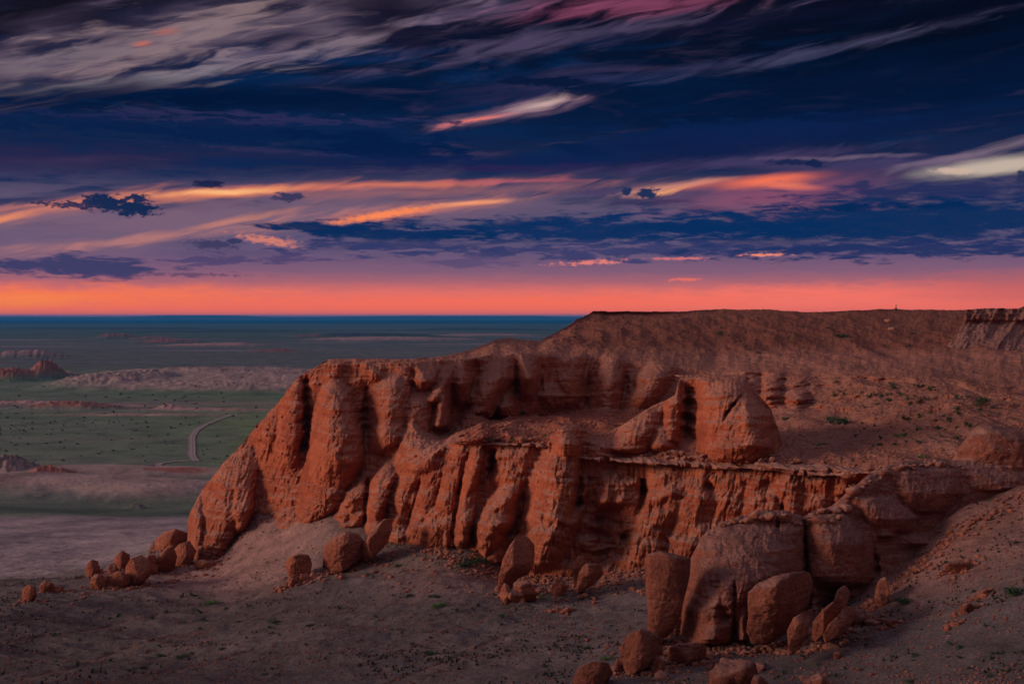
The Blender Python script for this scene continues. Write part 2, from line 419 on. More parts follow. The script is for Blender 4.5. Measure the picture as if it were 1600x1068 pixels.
def rock_material(name, steep=(0.47, 0.126, 0.058), deep=(0.34, 0.078, 0.038), dusty=(0.43, 0.185, 0.125), local=False, tint=False):
    m, g = new_mat(name)
    if local: pos = g.n('ShaderNodeTexCoord').outputs['Object']
    else: pos = g.n('ShaderNodeNewGeometry').outputs['Position']
    ge = g.n('ShaderNodeNewGeometry')
    nz = g.sep(ge.outputs['Normal'])[2]
    n1 = g.noise(pos, 0.22, 5, 0.6, 0.4)
    n2 = g.noise(pos, 1.3, 6, 0.65, 0.3)
    n3 = g.noise(pos, 7.0, 5, 0.7)
    strat = g.noise(g.mapping(pos, scale=(0.12, 0.12, 2.2)), 1.0, 5, 0.6, 0.3)
    c = g.mix(g.mr(g.m('ADD', n1, g.m('MULTIPLY', g.m('SUBTRACT', strat, 0.5), 0.7)), 0.35, 0.68), steep, deep)
    # vertical rain streaks on steep faces
    streak = g.noise(g.mapping(pos, scale=(2.2, 2.2, 0.16)), 1.0, 4, 0.6, 0.5)
    c = g.mix(g.mr(streak, 0.52, 0.75, 0, 0.45), c, (0.33, 0.10, 0.055))
    # dust and scree lying on whatever is not steep
    dmask = g.mr(g.m('ADD', nz, g.m('MULTIPLY', g.m('SUBTRACT', n2, 0.5), 0.55)), 0.38, 0.80)
    c = g.mix(g.m('MULTIPLY', dmask, 0.9), c, dusty)
    c = g.mix(1.0, c, g.ramp(n3, [(0.30, (0.50, 0.46, 0.44)), (0.5, (1, 1, 1)), (0.70, (1.28, 1.34, 1.38))]), 'MULTIPLY')
    c = g.mix(g.mr(g.noise(pos, 2.6, 4, 0.7), 0.56, 0.74, 0, 0.35), c, (0.12, 0.035, 0.022))
    c = g.mix(g.mr(n2, 0.30, 0.50, 0.35, 0), c, (0.20, 0.055, 0.032))
    # bleached beds and dark varnish stains
    bed = g.noise(g.mapping(pos, scale=(0.03, 0.03, 0.9)), 1.0, 4, 0.7, 0.6)
    c = g.mix(g.mr(bed, 0.56, 0.68, 0, 0.26), c, (0.50, 0.27, 0.20))
    c = g.mix(g.mr(g.noise(pos, 0.45, 5, 0.6, 0.8), 0.60, 0.74, 0, 0.45), c, (0.13, 0.050, 0.036))
    if tint:
        at = g.n('ShaderNodeAttribute', attribute_name='tint')
        c = g.mix(1.0, c, at.outputs['Color'], 'MULTIPLY')
    cr = g.n('ShaderNodeTexVoronoi', feature='DISTANCE_TO_EDGE'); g.inp(cr.inputs['Vector'], g.vm('ADD', g.mapping(pos, scale=(0.55, 0.55, 0.8)), g.vm('MULTIPLY', g.xyz(n2, n3, n1), (0.9, 0.9, 0.9))))
    cr.inputs['Scale'].default_value = 1.0
    crack = g.mr(cr.outputs['Distance'], 0.0, 0.03, 0, 1)
    rough_m = g.mr(g.noise(pos, 0.5, 3, 0.6), 0.40, 0.62, 0.18, 1.25)      # some faces smooth, some crumbling
    h = g.m('MULTIPLY', g.m('ADD', g.m('MULTIPLY', n2, 0.55), g.m('MULTIPLY', n3, 0.26)), rough_m)
    h = g.m('ADD', h, g.m('MULTIPLY', g.noise(g.mapping(pos, scale=(0.25, 0.25, 4.5)), 1.0, 5, 0.65, 0.3), 0.42))
    h = g.m('ADD', h, g.m('MULTIPLY', crack, 0.02))
    h = g.m('ADD', h, g.m('MULTIPLY', g.m('MULTIPLY', g.noise(pos, 22.0, 3, 0.7), rough_m), 0.07))
    finish(g, c, 0.95, h, 0.9, 0.42)
    return m

M_ROCK = rock_material('red_sandstone')
M_SLOPE = rock_material('red_sandstone_slope', tint=True)
M_CAP = rock_material('pale_ledge_rock', steep=(0.38, 0.135, 0.08), deep=(0.26, 0.085, 0.052), dusty=(0.43, 0.215, 0.16))
M_BOULDER = rock_material('boulder_sandstone', steep=(0.38, 0.125, 0.070), deep=(0.28, 0.082, 0.050), dusty=(0.36, 0.165, 0.120))
M_SHADE = rock_material('shade_darkened_sandstone', steep=(0.30, 0.100, 0.062), deep=(0.22, 0.070, 0.046), dusty=(0.29, 0.140, 0.110))  # darker copy of the red sandstone, with shade painted into its colour

def ground_material():
    m, g = new_mat('gravel_and_steppe')
    pos = g.n('ShaderNodeNewGeometry').outputs['Position']
    at = g.n('ShaderNodeAttribute', attribute_name='tint').outputs['Color']
    n1 = g.noise(pos, 0.045, 6, 0.6, 0.4)
    n2 = g.noise(pos, 0.6, 6, 0.65)
    n3 = g.noise(pos, 6.0, 5, 0.75)
    c = g.mix(1.0, at, g.ramp(n1, [(0.3, (0.62, 0.60, 0.62)), (0.5, (1, 1, 1)), (0.7, (1.30, 1.25, 1.22))]), 'MULTIPLY')
    c = g.mix(1.0, c, g.ramp(n2, [(0.3, (0.70, 0.70, 0.72)), (0.5, (1, 1, 1)), (0.72, (1.30, 1.26, 1.22))]), 'MULTIPLY')
    c = g.mix(1.0, c, g.ramp(n3, [(0.34, (0.30, 0.30, 0.30)), (0.46, (0.95, 0.95, 0.95)), (0.56, (1, 1, 1)), (0.68, (1.9, 1.8, 1.75))]), 'MULTIPLY')
    h = g.m('ADD', g.m('MULTIPLY', n2, 0.5), g.m('MULTIPLY', n3, 0.16))
    finish(g, c, 1.0, h, 0.8, 0.30)
    return m
M_GROUND = ground_material()

def simple_mat(name, c0, c1, scale, rough=0.9, local=True, bump=0.05):
    m, g = new_mat(name)
    pos = g.n('ShaderNodeTexCoord').outputs['Object'] if local else g.n('ShaderNodeNewGeometry').outputs['Position']
    n = g.noise(pos, scale, 5, 0.7)
    finish(g, g.mix(g.mr(n, 0.35, 0.65), c0, c1), rough, n, 0.6, bump)
    return m
M_LEAF = simple_mat('shrub_leaves', (0.030, 0.060, 0.032), (0.060, 0.105, 0.045), 3.0)
M_LEAF_B = simple_mat('bright_shrub_leaves', (0.07, 0.17, 0.045), (0.12, 0.24, 0.07), 3.0)
M_GRASS = simple_mat('dry_grass_blades', (0.055, 0.062, 0.038), (0.10, 0.085, 0.055), 0.8, 1.0, False)
M_TWIG = simple_mat('shrub_twigs', (0.10, 0.07, 0.05), (0.06, 0.045, 0.035), 5.0)
M_TRACK = simple_mat('dusty_track', (0.42, 0.33, 0.31), (0.30, 0.24, 0.23), 0.5, 1.0, False)
M_HILL = simple_mat('far_hill_earth', (0.12, 0.12, 0.13), (0.09, 0.10, 0.11), 0.002, 1.0, False)
M_STONE = simple_mat('cairn_stone', (0.16, 0.12, 0.11), (0.09, 0.07, 0.065), 2.0)
M_WOOD = simple_mat('weathered_wood', (0.10, 0.07, 0.05), (0.06, 0.045, 0.035), 4.0)
M_PALE = rock_material('pale_badland_rock', steep=(0.30, 0.16, 0.13), deep=(0.22, 0.11, 0.09), dusty=(0.40, 0.28, 0.26))

# ================================================================== the lower ground: one sheet out to the horizon
# spot heights read off the place: (bearing column, image row, distance)
ctl = []
for px, (d1068) in ((-500, 76), (-200, 74), (0, 72), (200, 71), (400, 70), (600, 68), (800, 66), (1000, 63), (1200, 60), (1400, 56), (1600, 52), (1850, 50), (2100, 50)):
    ctl.append((px, 1068, d1068))
    z = -(1068 - 494) / FPX * d1068
    ctl.append((px, None, 35, z * 0.68)); ctl.append((px, None, 15, z * 0.42)); ctl.append((px, None, 4, -2.2))
ctl += [(-300, 990, 92), (0, 1000, 88), (0, 935, 112), (50, 930, 116), (100, 925, 118), (160, 913, 122), (230, 900, 126), (300, 886, 131), (345, 876, 132),
        (-300, 945, 112), (-300, 900, 160), (-300, 810, 300), (-300, 745, 430),
        (0, 905, 150), (100, 895, 155), (200, 862, 185), (0, 870, 190), (0, 815, 300), (100, 808, 305), (290, 812, 290), (150, 800, 345), (0, 745, 430), (150, 745, 430), (300, 745, 430), (300, 800, 345),
        (450, 810, 290), (450, 745, 430), (700, 745, 430), (700, 850, 220),
        (345, 960, 104), (200, 980, 98), (400, 800, 134), (370, 835, 133), (440, 800, 131), (440, 850, 126), (465, 818, 127), (480, 790, 129), (540, 770, 128), (500, 900, 110), (560, 890, 110), (420, 920, 112),
        (600, 815, 121), (640, 852, 114), (700, 852, 109), (760, 862, 107), (800, 903, 103.5), (870, 905, 101), (940, 903, 100.5), (1010, 880, 100), (1010, 905, 97),
        (600, 960, 92), (700, 930, 95), (800, 960, 88), (900, 940, 91), (1000, 960, 84), (700, 1010, 77), (900, 1010, 75), (1000, 1000, 74), (1000, 1030, 68), (500, 1000, 80),
        (1060, 1008, 71.5), (1130, 1012, 71), (1200, 1010, 70.5), (1280, 985, 71.5), (1330, 960, 73), (1380, 905, 76), (1420, 880, 77), (1470, 840, 78.5), (1520, 800, 80), (1600, 764, 81.5), (1750, 740, 83), (2000, 740, 83),
        (1400, 960, 69), (1500, 930, 68), (1500, 860, 74), (1600, 850, 72), (1600, 950, 62), (1200, 1040, 64), (1850, 850, 70),
        (1130, 900, 88), (1250, 880, 88), (1350, 850, 88), (1600, None, 95, -14), (1300, None, 100, -20), (1850, None, 95, -14)]
for px in (-500, 0, 500, 1000, 1600, 2100):
    for d in (600, 900, 1500, 3000, 9000, 40000): ctl.append((px, None, d, -60.0))
for px in (1000, 1600, 2100):
    ctl.append((px, None, 430, -58.0)); ctl.append((px, None, 200, -34.0))
cp, cd, cz = [], [], []
for c in ctl:
    if c[1] is None: px, _, d, z = c
    else: px, py, d = c; z = -(py - 494) / FPX * d
    cp.append(px / 260.0); cd.append(math.log(d) * 3.2); cz.append(z)
cp, cd, cz = map(np.array, (cp, cd, cz))
def _phi(r2): return 0.5 * r2 * np.log(r2 + 1e-9)
n = len(cp)
K = _phi((cp[:, None] - cp) ** 2 + (cd[:, None] - cd) ** 2) + np.eye(n) * 0.02
Q = np.stack([np.ones(n), cp, cd], 1)
A = np.block([[K, Q], [Q.T, np.zeros((3, 3))]])
sol = np.linalg.solve(A, np.concatenate([cz, np.zeros(3)]))
def tps(px, d):
    a, b = px / 260.0, np.log(d) * 3.2
    out = sol[n] + sol[n + 1] * a + sol[n + 2] * b
    for i in range(n): out = out + sol[i] * _phi((a - cp[i]) ** 2 + (b - cd[i]) ** 2)
    return out
# tabulate once, read back by bilinear lookup
T_PX = np.arange(-700, 2321, 12.0); T_LD = np.linspace(math.log(3.5), math.log(45000), 520)
T_Z = tps(T_PX[None, :], np.exp(T_LD)[:, None])
T_Z = np.where(np.exp(T_LD)[:, None] > 420, np.clip(T_Z, -60.4, None) * 0 - 60 + (T_Z + 60) * np.clip(1 - (np.exp(T_LD)[:, None] - 420) / 200, 0, 1), T_Z)
T_Z = np.maximum(T_Z, -60)

# mounds and badlands out on the steppe: (column, distance, half width m, half depth m, height m, ruggedness, kind)
def far_d(py): return 60.0 * FPX / (py - 494.0)
MOUNDS = [
 (60, 400, 62, 30, 4.6, 0.10, 'sand'), (230, 392, 44, 26, 3.8, 0.12, 'sand'), (140, 432, 90, 22, 3.5, 0.1, 'sand'),
 (10, 432, 13, 13, 6.5, 0.8, 'grey'), (75, 420, 11, 9, 4.2, 0.9, 'red'), (275, 428, 16, 5, 2.4, 0.8, 'red'), (212, 355, 4, 2.5, 1.2, 0.8, 'grey'),
 (5, 1085, 42, 36, 9, 0.8, 'red'), (72, 1105, 20, 26, 15, 0.7, 'red'), (50, 1130, 60, 30, 6, 0.6, 'pink'),
 (190, 1010, 70, 70, 9, 0.55, 'sand'), (230, 1080, 45, 45, 9, 0.55, 'sand'), (290, 960, 120, 55, 6, 0.55, 'sand'), (400, 935, 120, 50, 6, 0.5, 'sand'), (460, 1010, 150, 110, 12, 0.2, 'sand'), (350, 1130, 150, 70, 10, 0.25, 'sand'),
 (30, 780, 60, 14, 2.2, 0.8, 'pink'), (110, 745, 34, 14, 4.0, 0.8, 'red'), (170, 752, 45, 10, 1.8, 0.7, 'pink'), (265, 735, 12, 6, 3.0, 0.9, 'pink'), (330, 730, 60, 9, 1.4, 0.8, 'pink'), (210, 690, 80, 5, 1.2, 0.7, 'pink'),
 (40, 1700, 70, 60, 9, 0.6, 'pink'), (180, 3150, 75, 80, 13, 0.5, 'red'), (240, 3020, 70, 60, 7, 0.5, 'red'), (265, 2650, 90, 100, 8, 0.4, 'red'), (330, 2350, 130, 130, 5, 0.3, 'pink'),
 (430, 1950, 60, 40, 5, 0.5, 'red'), (475, 3300, 60, 60, 9, 0.4, 'red'), (600, 2900, 240, 160, 9, 0.2, 'pink'), (570, 3350, 260, 150, 11, 0.2, 'dark'), (760, 3600, 240, 140, 6, 0.2, 'pink'),
 (740, 5000, 420, 200, 9, 0.1, 'dark'), (150, 5200, 900, 260, 9, 0.1, 'dark'), (340, 4400, 500, 200, 6, 0.1, 'dark'),
]
def mound_fields(x, y):
    """height and class weights of the mounds"""
    H = np.zeros_like(x); cls = {k: np.zeros_like(x) for k in ('sand', 'grey', 'red', 'pink', 'dark')}
    for (px, d, hw, hd, h, rg, k) in MOUNDS:
        cx = (px - 800) / FPX * d
        m = (np.abs(x - cx) < hw * 2.2) & (np.abs(y - d) < hd * 2.2)
        if not m.any(): continue
        xx, yy = x[m], y[m]
        s = hw * 0.35
        wob = 0.35 * fbm(xx / hw * 1.7, yy / hd * 1.7, 0 * xx + px, 4)
        r = np.sqrt(((xx - cx) / hw) ** 2 + ((yy - d) / hd) ** 2) + wob
        base = sstep(1.25, 0.15, r)
        det = fbm(xx / (3 + hw * 0.12), yy / (3 + hw * 0.12), 0 * xx + px, 5, 0.62, True)
        hh = h * base * (1 - rg * 0.6 + rg * 1.9 * (det * 0.5 + 0.12))
        H[m] = np.maximum(H[m], hh)
        cls[k][m] = np.maximum(cls[k][m], sstep(1.15, 0.65, r + 0.25 * det))
    return H, cls

def ground_height(x, y, detail=True, with_mounds=True):
    x = np.asarray(x, float); y = np.asarray(y, float)
    yy = np.maximum(y, 3.6)
    px = np.clip(800 + FPX * x / yy, -690, 2300)
    fi = (px - T_PX[0]) / 12.0; fj = (np.log(yy) - T_LD[0]) / (T_LD[1] - T_LD[0])
    i = np.clip(fi.astype(int), 0, len(T_PX) - 2); j = np.clip(fj.astype(int), 0, len(T_LD) - 2)
    a = np.clip(fi - i, 0, 1); b = np.clip(fj - j, 0, 1)
    z = (T_Z[j, i] * (1 - a) + T_Z[j, i + 1] * a) * (1 - b) + (T_Z[j + 1, i] * (1 - a) + T_Z[j + 1, i + 1] * a) * b
    z = z + EYE
    near = np.clip(1 - (y - 150) / 260, 0, 1) * np.clip((y - 44) / 30, 0.0, 1)
    m = near > 0
    if detail and m.any():
        xs, ys = x[m], y[m]
        # shallow gullies running down to the left, mounds and clods
        u = xs * 0.90 - ys * 0.42; v = xs * 0.42 + ys * 0.90
        n1 = fbm(u / 26, v / 8.5, 0 * xs + 3, 4, 0.5, True)
        n2 = fbm(xs / 5.5, ys / 5.5, 0 * xs + 8, 4, 0.55)
        n3 = fbm(xs / 1.3, ys / 1.3, 0 * xs + 1, 3, 0.6)
        z[m] += near[m] * (0.80 * n1 + 0.34 * n2 + 0.12 * n3)
    z = z + np.where(y > 380, 0.5 * np.sin(x / 140 + y / 210) * np.clip((y - 380) / 300, 0, 1), 0)
    if with_mounds:
        H, _ = mound_fields(x, y); z = z + H
    return z

gd = np.concatenate([np.geomspace(2.0, 46, 40)[:-1], np.geomspace(46, 180, 640)[:-1], np.geomspace(180, 1500, 460)[:-1], np.geomspace(1500, 40000, 170)])
gp = np.concatenate([np.arange(-900, -100, 20), np.arange(-100, 1700, 2.0), np.arange(1700, 2500, 20)])
GX = (gp[None, :] - 800) / FPX * gd[:, None]; GY = np.broadcast_to(gd[:, None], GX.shape).copy()
GZ = ground_height(GX, GY, with_mounds=False)
MH, MC = mound_fields(GX, GY)
GZ = GZ + MH
PXg, PYg = proj(np.stack([GX, GY, GZ], -1))
# ---- ground colours (gravel, scree, grass, sand, painted far haze), placed by bearing and distance
def lerp(a, b, t): return a * (1 - t[..., None]) + np.array(b) * t[..., None]
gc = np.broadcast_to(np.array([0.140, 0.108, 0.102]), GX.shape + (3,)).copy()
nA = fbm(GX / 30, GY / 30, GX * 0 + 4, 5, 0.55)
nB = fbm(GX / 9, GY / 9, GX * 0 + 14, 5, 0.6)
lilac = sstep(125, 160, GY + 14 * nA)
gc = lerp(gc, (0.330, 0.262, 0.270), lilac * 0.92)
# pinkish scree close under the cliff
scree = np.exp(-((PXg - 420) / 150) ** 2) * np.exp(-((GY - 124) / 13) ** 2)
gc = lerp(gc, (0.33, 0.19, 0.16), np.clip(scree * 1.25 + 0.4 * nB * scree, 0, 1))
scree2 = sstep(1150, 1420, PXg) * sstep(62, 76, GY) * sstep(120, 100, GY)
gc = lerp(gc, (0.235, 0.108, 0.084), np.clip(scree2 * (0.9 + 0.5 * nB), 0, 1))
scree3 = np.exp(-((GY - 101) / 7) ** 2) * sstep(560, 700, PXg) * sstep(1150, 1000, PXg)
gc = lerp(gc, (0.215, 0.118, 0.098), np.clip(scree3 * (0.8 + 0.9 * nB), 0, 1))
# green stain of thin grass in the hollows
hollow = sstep(0.05, 0.45, nA) * sstep(300, 90, GY)
gc = lerp(gc, (0.105, 0.098, 0.070), hollow * 0.45)
green = sstep(300, 330, GY + 10 * nA)
st = fbm(GX / 300, GY / 60, GX * 0 + 2, 4)
gc = lerp(gc, (0.135, 0.200, 0.125), green * np.clip(0.85 + 0.6 * st, 0, 1))
gc = lerp(gc, (0.19, 0.26, 0.11), np.clip(np.exp(-((PXg - 420) / 130) ** 2) * np.exp(-((GY - 640) / 190) ** 2) * (0.75 + nB), 0, 1))
gsand = np.exp(-((GY - 775) / 42) ** 2) * np.clip(0.5 + 1.5 * fbm(GX / 80, GY / 25, GX * 0 + 6, 4), 0, 1)
gc = lerp(gc, (0.27, 0.20, 0.20), gsand)
gc = lerp(gc, (0.130, 0.130, 0.135), sstep(1150, 1500, GY) * np.clip(0.75 + 0.8 * st, 0, 1))
gc = lerp(gc, (0.075, 0.125, 0.088), sstep(2200, 3600, GY + 700 * st) * np.clip(0.8 + 0.9 * fbm(GX / 1500, GY / 420, GX * 0 + 77, 4), 0, 1))
gc = lerp(gc, (0.030, 0.055, 0.085), sstep(9300, 9900, GY + 200 * st))  # blue distance haze painted into the colour of the farthest ground
pale = sstep(0.18, 0.45, fbm(GX / 700, GY / 220, GX * 0 + 31, 4)) * sstep(1500, 1900, GY) * sstep(5200, 3500, GY)
gc = lerp(gc, (0.34, 0.25, 0.26), pale * 0.8)
speck = sstep(0.25, 0.5, nB) * sstep(340, 420, GY) * sstep(1200, 900, GY)
gc = lerp(gc, (0.20, 0.17, 0.15), speck * 0.25)
for k, c in (('dark', (0.05, 0.055, 0.075)), ('sand', (0.44, 0.29, 0.26)), ('pink', (0.50, 0.28, 0.25)), ('red', (0.34, 0.11, 0.085)), ('grey', (0.26, 0.185, 0.17))):
    gc = lerp(gc, c, MC[k] * np.clip(0.85 + 0.35 * nB, 0, 1))
strip = np.exp(-((GY - 338) / 20) ** 2) * sstep(420, 330, PXg)
gc = lerp(gc, (0.095, 0.125, 0.092), strip * 0.95)
# thin runoff cuts in red earth crossing the near slope
for line in ([(0, 1004), (70, 992), (150, 982), (210, 966), (248, 960)], [(150, 1068), (205, 1060), (262, 1047), (330, 1034), (400, 1012)], [(560, 1040), (640, 1012), (700, 985), (760, 968)], [(600, 1068), (700, 1030), (790, 990)], [(20, 1062), (120, 1040), (230, 1000), (330, 985)]):
    L = np.array(line, float)
    ly = np.interp(PXg, L[:, 0], L[:, 1], left=-999, right=-999) + 2.5 * fbm(PXg / 30, 0 * PXg, 0 * PXg + L[0, 1], 3)
    w = np.exp(-((PYg - ly) / 1.6) ** 2) * (GY < 170)
    gc = lerp(gc, (0.19, 0.095, 0.075), w * 0.8); GZ = GZ - 0.10 * w
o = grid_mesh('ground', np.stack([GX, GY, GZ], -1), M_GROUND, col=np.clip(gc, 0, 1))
tag(o, kind='structure', label='gravel slope running down to the green and sandy steppe')
# ground behind the viewpoint: the mesa the camera stands on
th = np.linspace(0, math.pi, 60); rr = np.geomspace(0.6, 600, 60)
BX = np.cos(th)[None, :] * rr[:, None]; BY = 2.5 - np.sin(th)[None, :] * rr[:, None]
BZ = EYE - 1.9 - 0.0008 * rr[:, None] ** 1.5 + 0.25 * fbm(BX / 9, BY / 9, 0 * BX, 4)
o = grid_mesh('mesa_top', np.stack([BX, BY, BZ], -1), M_ROCK)
tag(o, kind='structure', label='red gravel mesa top behind the viewpoint')

# added spur on the left, outside the picture, to shade the near slope
u_ = np.linspace(0, 1, 90)[:, None]; v_ = np.linspace(-1, 1, 60)[None, :]
SX = -96 + 34 * v_ + 6 * fbm(u_ * 5 + 0 * v_, v_ * 2 + 0 * u_, 0 * u_ * v_, 4); SY = -40 + 122 * u_ + 0 * v_
SZ = 26 + 32 * np.clip(1.25 * (1 - np.abs(v_) ** 2.2), 0, 1) * sstep(1.0, 0.8, u_) + 2.5 * fbm(SX / 9, SY / 9, 0 * SX, 5)
o = grid_mesh('shade_spur', np.stack([SX, SY, SZ], -1), M_ROCK); tag(o, 'added red rock spur left of the viewpoint, out of view, for shade', kind='structure')

# ================================================================== cliff sheets
class Sheet: pass
def make_sheet(name, cols, counts, xs, relief, mat, back=((3, -0.6), (14, -2.5), (45, -9)), tuck=((0.3, -2.5), (1.0, -9)),
               wrapl=(), wrapr=(), sm=3, wob=1.0, noise_amp=1.0, seed=0, jit=1.2, tint=None, flute_amp=None, zrough=None):
    kx = np.array([c[0] for c in cols], float)
    rows = np.array([c[1] for c in cols], float)            # (ncol, R, 2)
    R = rows.shape[1]
    KY = np.stack([np.interp(xs, kx, rows[:, r, 0]) for r in range(R)])
    KD = np.stack([np.interp(xs, kx, rows[:, r, 1]) for r in range(R)])
    KD = blur(KD, 10, 1)
    KYs = blur(KY, 4, 1); KY = np.concatenate([KY[:1], KYs[1:]])
    PY, PD = [], []
    for r in range(R - 1):
        t = np.arange(counts[r]) / counts[r]
        for k in t:
            PY.append(KY[r] * (1 - k) + KY[r + 1] * k); PD.append(KD[r] * (1 - k) + KD[r + 1] * k)
    PY.append(KY[-1]); PD.append(KD[-1])
    PY = np.array(PY); PD = np.array(PD); PD = blur(PD, 4, 0)
    PX = np.broadcast_to(xs[None, :], PY.shape).copy()
    # small ragged wobble of the outline
    j = jit * (fbm(PX / 22, PY / 22, 0 * PX + seed, 4, 0.55) + 0.7 * fbm(PX / 90, PY / 90, 0 * PX + seed + 5, 2)); PY = PY + j
    R_f = relief(PX, PY)
    P0 = W(PX, PY, PD)
    x, y, z = P0[..., 0], P0[..., 1], P0[..., 2]
    na = noise_amp if np.isscalar(noise_amp) else noise_amp(PX, PY)
    warp = fbm(x / 7, y / 7, z / 7 + seed, 3)
    flute = fbm(x / 1.7 + warp * 1.3, y / 1.7, z / 9 + seed, 4, 0.5, True)
    lump = fbm(x / 4.2, y / 4.2, z / 4.2 + seed, 5, 0.46)
    fine = fbm(x / 0.75, y / 0.75, z / 0.6 + seed, 3, 0.55)
    strat = perlin(x / 16, y / 16, z / 0.55 + 0.8 * warp) * 0.6 + perlin(x / 9, y / 9, z / 0.21 + 0.8 * warp) * 0.4
    ck = np.abs(perlin(x / 2.0 + 0.5 * warp, y / 2.0, z / 7.5 + 40))
    crack = np.exp(-(ck / 0.035) ** 2) * sstep(0.0, 0.3, perlin(x / 6, y / 6, z / 6 + 70))
    hole = np.maximum(fbm(x / 1.1, y / 1.1, z / 1.1 + 90, 2) - 0.42, 0)
    fa = na if flute_amp is None else na * flute_amp(PX, PY)
    blocky = fbm(x / 2.2 + 0.6 * warp, y / 2.2, z / 3.6 + seed + 60, 4, 0.6, True)
    rill = fbm(PX / 7 + warp * 1.5 + 0.02 * PY, PY / 75, 0 * PX + seed + 3, 4, 0.55, True)
    bench = np.maximum(fbm(x / 30, y / 30, z / 1.1 + 1.2 * warp + seed, 3, 0.6), 0)
    N = fa * (0.34 * flute + 0.26 * rill + 0.22 * strat + 0.9 * bench - 0.25 * crack - 0.9 * hole) + na * (0.42 * lump + 0.34 * blocky + 0.13 * fine)
    D = PD - R_f - N * wob
    P = W(PX, PY, D)
    if zrough is not None:
        zr = zrough(PX, PY)
        P[..., 2] += zr * (0.9 * fbm(x / 10, y / 42, 0 * x + seed, 5, 0.52, True) + 0.16 * fbm(x / 2.5, y / 5, 0 * x + 8, 4, 0.6))
    # genuinely three-dimensional roughness
    P[..., 2] += 0.10 * na * fine
    P[..., 0] += 0.12 * na * fbm(x / 0.9 + 30, y / 0.9, z / 0.9, 3)
    S = Sheet(); S.px = PX[0]; S.P = P; S.PY = proj(P)[1]; S.name = name
    top = P[0]; extra = []
    for (b, dz) in reversed(back):
        e = top + np.array([0, b, dz]); e[:, 0] *= (1 + b / np.maximum(top[:, 1], 1)); extra.append(e)
    full = np.concatenate([np.array(extra), P] if extra else [P])
    for (b, dz) in tuck:
        full = np.concatenate([full, (P[-1] + np.array([0, b, dz]))[None]])
    for (dx, b) in wrapl:
        c = full[:, :1] + np.array([dx, b, 0]); c[..., 0] -= full[:, :1, 0] * 0; full = np.concatenate([c, full], 1)
    for (dx, b) in wrapr:
        c = full[:, -1:] + np.array([dx, b, 0]); full = np.concatenate([full, c], 1)
    col = None
    if tint is not None:
        fx, fy = proj(full); col = tint(fx, fy, full)
    o = grid_mesh(name, full, mat, col=col)
    S.obj = o
    return S

def sheet_hit(S, px, py):
    i = int(np.clip(np.searchsorted(S.px, px), 0, len(S.px) - 1))
    colY = S.PY[:, i]
    k = np.where(colY >= py)[0]
    k = k[0] if len(k) else len(colY) - 1
    return S.P[k, i]

def pillars(PX, PY, defs, p=2.1, q=0.75, cap=13.0, gain=0.8, dome=0.0):
    """rounded buttresses: each def is rows of (y, x_left, x_right, height) or (y, x_left, x_ridge, x_right, height)"""
    out = np.zeros_like(PX)
    wx = PX + 2.6 * fbm(PX / 26, PY / 26, 0 * PX + 5, 3); wy = PY + 3.0 * fbm(PX / 30, PY / 30, 0 * PX + 9, 3)
    for rows in defs:
        rows = sorted(rows)
        ys = np.array([r[0] for r in rows], float)
        m = (wy > ys[0] - cap) & (wy < ys[-1] + cap)
        if not m.any(): continue
        y = wy[m]; xw = wx[m]
        five = len(rows[0]) == 5
        xl = np.interp(y, ys, [r[1] for r in rows]); xr = np.interp(y, ys, [r[-2] for r in rows]); h = np.interp(y, ys, [r[-1] for r in rows])
        end = sstep(-cap, cap * 0.4, y - ys[0]) * sstep(-cap, cap * 0.4, ys[-1] - y)
        if five:
            xm = np.interp(y, ys, [r[2] for r in rows])
            t = np.where(xw < xm, (xw - xl) / np.maximum(xm - xl, 1), (xr - xw) / np.maximum(xr - xm, 1))
            f = np.sin(np.clip(t, 0, 1) * math.pi / 2) ** 0.95
        else:
            s = np.abs((xw - (xl + xr) / 2) / np.maximum((xr - xl) / 2, 1))
            f = np.clip(1 - s ** p, 0, 1) ** q
        if dome:
            L_ = min(dome, (ys[-1] - ys[0]) * 0.6 + cap)
            q_ = np.clip((y - ys[0] + cap) / L_, 0, 1); end = np.minimum(end, 1) * np.sqrt(1 - (1 - q_) ** 2 + 1e-9)
        v = gain * h * f * end
        o_ = out[m]; k = 0.35
        hh = np.maximum(k - np.abs(o_ - v), 0) / k
        out[m] = np.maximum(o_, v) + hh * hh * k * 0.25
    return out

def gullies(PX, PY, defs):
    """dark clefts: rows of (y, x_centre, half width, depth)"""
    out = np.zeros_like(PX)
    wx = PX + 1.6 * fbm(PX / 14, PY / 14, 0 * PX + 25, 3)
    for rows in defs:
        rows = sorted(rows); ys = np.array([r[0] for r in rows], float)
        m = (PY > ys[0] - 4) & (PY < ys[-1] + 4)
        y = PY[m]
        xc, hw, dp = [np.interp(y, ys, [r[i] for r in rows]) for i in (1, 2, 3)]
        nn = fbm(PX[m] / 30, y / 12, 0 * y + 55, 3)
        hw = hw * (0.85 + 0.9 * nn); dp = dp * 0.45 * (1 + 0.8 * nn)
        L = min(14, (ys[-1] - ys[0]) * 0.4 + 2)
        end = sstep(-4, L, y - ys[0]) * sstep(-4, L, ys[-1] - y)
        out[m] = np.minimum(out[m], -dp * np.exp(-((wx[m] - xc) / np.maximum(hw, 1.5)) ** 2 * 1.2) * end)
    return out

